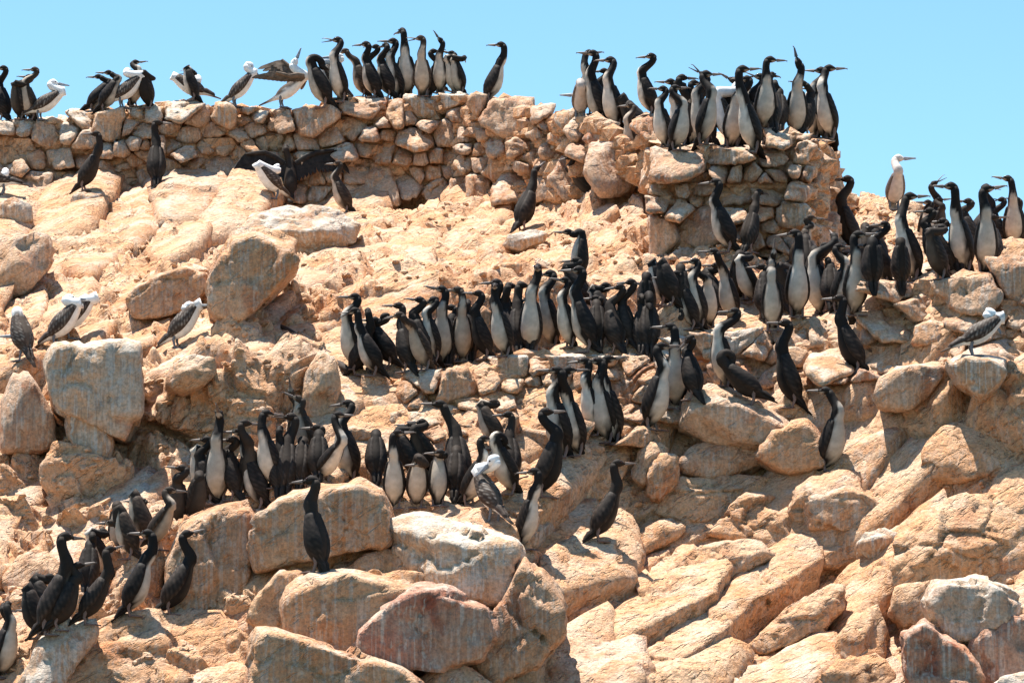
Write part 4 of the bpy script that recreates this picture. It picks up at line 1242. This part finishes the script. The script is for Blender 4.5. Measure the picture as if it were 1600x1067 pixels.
# cluster: place in words, group, zoom origin and scale, then: kind foot head body-yaw head-yaw [options]
FLOCK = [
 ('at the far left end of the skyline wall', 0, 60, K4, '''
 g 20 455 18 150 BL L
 j 170 455 195 165 FL L
 d 105 452 140 245 FL L
 d 150 452 162 205 L L p5
 b 225 455 290 240 R R lean58 p-8'''),
 ('on the left part of skyline wall', 0, 60, K4, '''
 g 520 412 548 205 R L
 g 585 408 605 182 R L
 b 680 370 705 160 R BR lean48
 g 742 378 745 125 FR R p6
 d 820 388 840 215 FL L open
 b 1090 350 1098 205 L BL lean62
 g 1075 350 1072 185 L L open p5
 b 1310 355 1385 115 R R lean42 p-50'''),
 ('in the middle group on skyline wall', 360, 30, K4, '''
 b 290 478 355 225 R R lean55 p70 raised
 g 520 495 545 260 L L lean24 tuck
 b 600 480 605 235 L L
 g 610 490 600 130 FL L open
 j 740 428 635 158 L L p-25
 g 800 440 755 125 L L
 g 880 435 865 128 L BL
 d 800 430 812 142 L L
 g 920 440 908 85 FL L p5
 g 980 450 957 85 F BL
 j 1068 430 1062 105 F L open
 d 1110 430 1122 160 R R p10
 g 1165 400 1170 112 F L p60
 g 1240 400 1235 165 FL L p20
 b 1105 440 1170 285 L L lean66 p-75
 g 1272 400 1300 190 FL B'''),
 ('on the slope below the skyline wall', 0, 60, K4, '''
 d 470 855 535 530 R L lean26
 d 868 822 860 450 B R at34.6
 b 12 868 30 735 L BL lean75'''),
 ('before the middle of the skyline wall', 360, 30, K4, '''
 d 335 1021 302 705 B B spread at34.2
 b 245 1028 255 850 FL L lean50 p-70 at33.9
 j 640 1100 600 812 L L lean24'''),
 ('near the gap left of the stone tower', 700, 30, K4, '''
 g 235 436 300 102 R L lean20
 c 735 560 722 425 F L
 d 415 1172 490 815 BR BR lean22 p35
 d 790 958 682 715 L L lean48 p-12'''),
 ('at the left end of the tower top', 700, 30, K4, '''
 g 800 530 778 180 FL R p5
 g 850 540 812 132 L L
 g 930 550 908 155 FL L
 d 885 532 872 235 L L
 j 1030 540 1022 222 FL L
 d 1075 520 1000 410 L L lean35 p-70 arch
 g 1125 500 1135 155 L L p-8
 g 1200 490 1200 155 FL L p8'''),
 ('in the front rank on the tower', 980, 40, KT, '''
 g 310 770 290 375 FR R
 j 390 650 335 278 F L p-20
 g 475 735 482 285 FR R
 b 620 690 678 312 FL L lean30 p-75
 g 650 755 745 330 F L p5
 g 775 790 705 262 FL R
 g 850 592 875 165 F R
 g 1045 632 1055 182 F L p75
 g 1150 665 1168 345 FL L
 g 1250 705 1245 250 FL R taildown'''),
 ('in the rear rank on the tower', 980, 40, KT, '''
 g 335 600 272 200 FL L
 d 380 620 330 200 F R
 g 420 600 405 215 F R
 g 470 600 482 165 FL L open p35
 d 505 640 482 240 L L
 d 680 560 662 140 L L p30
 g 720 560 715 155 F B
 g 650 560 627 205 L L open p-20
 g 835 592 830 152 L L open p15
 d 940 620 920 290 B B
 d 900 600 900 228 B BR
 d 1100 645 1097 310 BR L p10
 g 1200 690 1206 255 FL L'''),
 ('under the stone tower', 980, 260, KT, '''
 g 620 530 555 85 L L lean20
 d 750 512 820 115 BR BR
 j 1045 465 1130 145 R R lean24
 d 1390 560 1372 92 L L
 j 1320 480 1340 245 FL L tuck
 g 895 880 900 550 F F p70
 d 1000 880 990 610 FL L p5'''),
 ('left of the headless-looking preener', 980, 260, KT, '''
 g 640 960 535 535 FL L
 g 760 840 750 540 FL L
 d 690 820 682 600 F R p25
 g 505 990 412 640 F L
 g 440 1000 425 578 FL L
 g 400 1010 312 655 L L
 d 270 860 255 680 L L
 g 210 860 190 722 L L p5
 d 560 900 562 600 BL L
 d 330 950 342 690 B B
 d 120 960 120 700 B L'''),
 ('in the white-breasted row at right', 980, 260, KT, '''
 g 900 1015 870 720 F F tuck
 g 1050 930 1040 412 F L
 d 1110 700 1100 480 B B
 g 1200 900 1225 480 FL L p-30
 g 1190 925 1285 432 FL B p30
 g 1310 895 1302 490 FR R
 d 1160 800 1155 505 B B
 d 960 900 966 645 BL L
 d 850 940 845 600 B L
 d 1260 880 1250 560 B B'''),
 ('behind the terrace wall at right', 1240, 220, .2624, '''
 c 600 412 615 105 F R
 g 365 1040 375 560 F R p5
 d 430 760 432 600 B B
 g 545 950 552 570 L L
 d 520 760 522 530 L L p15
 g 705 835 690 320 FL R p6 lean20
 d 830 600 836 250 BR R open p40
 g 790 640 800 372 F L
 d 850 620 862 345 FR R p8
 d 640 880 640 620 B B
 d 470 880 468 605 B L'''),
 ('at the right end of the terrace wall', 1240, 220, .2624, '''
 d 850 800 822 440 L L
 d 910 800 900 470 L L
 d 870 825 890 510 FL L
 g 1015 785 940 272 FL L
 d 1070 740 1052 410 L L p5
 g 1145 785 1140 288 F R p15
 d 1090 500 1145 142 R R open lean30
 g 1310 682 1280 272 F L p12
 d 1240 660 1250 350 L L open
 d 1380 620 1335 322 FL L p10
 d 985 760 990 480 B L
 d 1190 750 1195 430 B R
 d 1330 640 1350 410 B B'''),
 ('on the left middle ledge', 500, 400, KT, '''
 g 205 700 220 245 FL L
 g 335 740 215 328 L L lean24 p-12 open
 d 225 735 295 330 R B lean22
 d 545 750 490 325 BL L
 d 425 690 400 362 L L p-35
 j 640 705 495 372 FL L lean30 p-8
 g 760 672 760 208 F L p8
 d 640 650 622 262 L L p10
 g 700 650 702 262 FL L p-25
 j 880 652 856 210 F L
 d 930 640 912 268 B B
 d 1020 640 985 222 L L p8
 g 1135 620 1078 188 FL F
 d 1145 600 1095 152 L L
 d 1190 600 1162 170 BL B
 d 1225 600 1240 160 B R
 d 330 715 342 385 BL L
 d 805 655 815 300 B L
 d 1300 605 1290 235 B B'''),
 ('on the right middle ledge', 780, 340, KT, '''
 g 500 380 430 82 L L
 d 515 560 482 255 L L
 g 550 832 500 312 L L
 g 430 802 412 380 FL L p5
 g 320 802 322 338 FL L
 g 195 842 240 312 F F
 d 100 820 130 392 B B
 d 45 820 62 402 B R
 d 725 832 752 415 BL L p-8
 d 800 800 822 385 BL L
 g 670 700 662 412 L L
 d 925 842 950 560 B B tuck taildown
 d 880 830 885 470 B B
 d 610 800 605 480 B L'''),
 ('on the ground below the middle ledge', 840, 500, K4, '''
 g 765 490 742 38 F L
 d 870 440 850 90 BL L p-40
 g 642 652 682 185 FR R p5
 g 315 640 268 225 FL L
 g 415 692 385 215 FL R p8
 g 378 682 342 228 FL L p8
 g 212 755 112 285 FL L
 g 132 765 166 275 FL R p5
 g 1035 332 1103 -90 FL L
 d 1190 472 1085 215 L L lean48 p-75 arch
 d 345 1228 440 790 R R lean26'''),
 ('on the rocks at the right', 1200, 440, K4, '''
 d 140 700 108 222 L L lean15
 d 490 512 408 82 L L lean22
 g 342 1052 330 602 FR L lean17
 b 1140 412 1242 165 R R lean56 p-60'''),
 ('in the left lower crowd', 280, 600, KT, '''
 g 235 768 250 228 F F p30
 g 150 700 188 395 FL L
 g 500 740 375 252 L L lean20
 d 435 690 402 242 F R
 g 570 705 532 240 FL R
 d 660 745 690 248 B L taildown
 j 735 440 692 78 F F p60
 j 800 470 742 92 FL L p30
 d 752 640 755 390 B B
 g 900 612 978 192 FR R lean48
 g 1050 605 1046 115 FL L
 d 345 715 332 335 BL L
 d 620 690 612 262 B B
 d 860 598 850 255 B L
 d 185 745 172 335 L L'''),
 ('beside the bottom-centre boulders', 280, 600, KT, '''
 d 860 1155 820 582 BL L lean14 taildown at23.6'''),
 ('in the right lower crowd', 560, 590, KT, '''
 g 222 805 236 345 F R p6
 d 110 640 100 500 B B
 d 620 700 508 148 B L
 d 425 600 400 272 FL L p6
 d 335 620 332 290 L L p8
 g 492 835 512 512 F L
 j 360 800 395 535 F L
 d 600 740 580 550 B B
 g 690 860 770 452 FR R lean30 at25.9
 b 832 890 835 502 BL L lean38 p-45 at25.0
 g 930 720 920 520 FL L tuck lean30
 g 1025 970 1092 492 FR L
 d 1150 852 1150 322 R R
 d 940 650 930 212 B L
 j 845 440 842 145 L L'''),
 ('in the bottom-left group', 0, 720, K0, '''
 d 232 832 300 362 R BR lean22
 d 285 810 365 500 R R lean24 p10
 d 422 782 515 425 R BR lean30 p20
 g 632 742 710 345 R L lean20
 d 820 668 886 282 R R lean28 p15 at24.0
 j 745 425 812 142 FR R lean40
 d 855 400 882 110 F L p6
 j 690 400 680 202 L L
 g 495 530 498 298 FL L p8
 d 420 640 432 350 B B
 j 570 480 590 275 F F
 j 625 470 540 295 L L
 d 930 330 930 222 FR R
 d 232 800 240 556 L L
 d 180 850 160 715 L L
 g 12 1040 32 690 FR B
 d -10 1000 12 662 R B'''),
 ('on the ledges at the left edge', 0, 380, K4, '''
 b 318 575 376 302 R BR lean40
 b 392 530 468 302 R BR lean42
 b 985 582 1045 345 R R lean40 p5
 b 132 692 112 545 BL L lean24'''),
]
LOOK = {0: 'looking left', 45: 'looking left', 90: 'facing the viewer', 135: 'looking right', 180: 'looking right', 225: 'with its head turned away', 270: 'with its head turned away', 315: 'looking left'}
HUE = {'g': 'black-and-white', 'j': 'brownish pale-fronted', 'd': 'dark'}
count = 0
for place, ox, oy, k, txt in FLOCK:
    rows = []
    for line in txt.strip().splitlines():
        w = line.split()
        opts = {}; pitch = 0
        for x in w[7:]:
            if x.startswith('at'): opts['at'] = float(x[2:])
            elif x.startswith('lean'): opts['lean'] = float(x[4:])
            elif x[0] == 'p' and x[1:].lstrip('-').isdigit(): pitch = float(x[1:])
            else: opts[x] = True
        uf, vf, uh, vh = [float(x) for x in w[1:5]]
        rows.append([w[0], ox + k * uf, oy + k * vf, ox + k * uh, oy + k * vh, YAW[w[5]], YAW[w[6]], pitch, opts])
    kinds = [('booby' if q[0] in 'bc' else 'cormorant') for q in rows]
    order = {}
    for kd in ('booby', 'cormorant'):
        ids = sorted([i for i in range(len(rows)) if kinds[i] == kd], key=lambda i: rows[i][3])
        for n_, i in enumerate(ids): order[i] = (n_ + 1, len(ids))
    for i, (kind, uf, vf, uh, vh, yaw, hyaw, pitch, opts) in enumerate(rows):
        # stand the bird on whatever lies at its feet
        Dx = depth(uf, vf)
        h = shoot(uf, vf)
        if 'at' not in opts and h is not None and abs(h[0][1] - Dx) < 1.3 and h[1].z > .15:
            Q = h[0]
        else:
            D1 = h[0][1] if (h is not None and abs(h[0][1] - Dx) < 1.3) else Dx
            D1 = opts.get('at', D1)
            Q = None; bz = 9
            for dd in (.12, .25, .40, .6, .05, -.05, -.10, -.16, -.22, -.4) if 'at' not in opts else np.linspace(-.5, .5, 21):
                p0 = Vector(pt(uf, vf, D1 + dd))
                hd = BVH.ray_cast(p0 + Vector((0, 0, .35)), Vector((0, 0, -1)), 2.5)
                if hd[0] is None: continue
                dz_ = abs(hd[0].z - p0.z) + (0 if hd[1].z > .2 else .3) + (.04 if dd < 0 else 0)
                eye_ = hd[0] + Vector((0, 0, .10)); ray_ = eye_ - Vector(CAM)
                blk_ = BVH.ray_cast(Vector(CAM), ray_.normalized(), ray_.length - .06)
                if blk_[0] is not None: dz_ += .3
                if dz_ < bz: bz, Q = dz_, hd[0]
            if Q is None: Q = Vector(pt(uf, vf, D1))
            if bz > .3: print('loose footing', place, i, round(bz, 2))
        Q = Vector(Q) - Vector((0, 0, .006))
        sc = Q[1] / F
        hx, hz = (uh - uf) * sc, (vf - vh) * sc
        if not ('tuck' in opts or 'arch' in opts):
            opts['s'] = float(np.clip(hz / (.50 if kind in 'bc' else .585), .93 if kind in 'bc' else .86, 1.06))
        else:
            opts['s'] = float(np.clip(1.0 * sc * 205, .9, 1.1))
        o = make_bird(kind, Q, (hx, hz), yaw + rng.uniform(-9, 9), hyaw + rng.uniform(-12, 12), pitch + rng.uniform(-4, 4), opts, 100 + count)
        count += 1
        n_, tot = order[i]
        bird = 'booby' if kind in 'bc' else 'cormorant'
        hue = {'b': 'white-headed', 'c': 'pale grey-brown'}.get(kind) or HUE[kind]
        act = LOOK[hyaw]
        if 'tuck' in opts: act = 'with its head tucked away'
        elif 'arch' in opts or pitch < -40: act = 'preening'
        elif 'spread' in opts: act = 'holding both wings spread'
        elif 'raised' in opts: act = 'raising its wings and pointing its bill skyward'
        elif pitch > 50: act = 'pointing its bill up'
        pos = '' if tot == 1 else f', {ORD[n_]} from left'
        lab = f'{hue} {bird} {act}{pos} {place}'
        if len(lab.split()) > 16 and act != 'preening':
            lab = f'{hue} {bird}{pos} {place}'
        tag(o, lab, bird, ('cormorants ' if bird == 'cormorant' else 'boobies ') + place)
print('birds', count)

print('triangles', sum(sum(len(p.vertices) - 2 for p in o.data.polygons) for o in scene.objects if o.type == 'MESH' and len(o.data.polygons) < 50000) + 2 * len(hill.data.polygons))
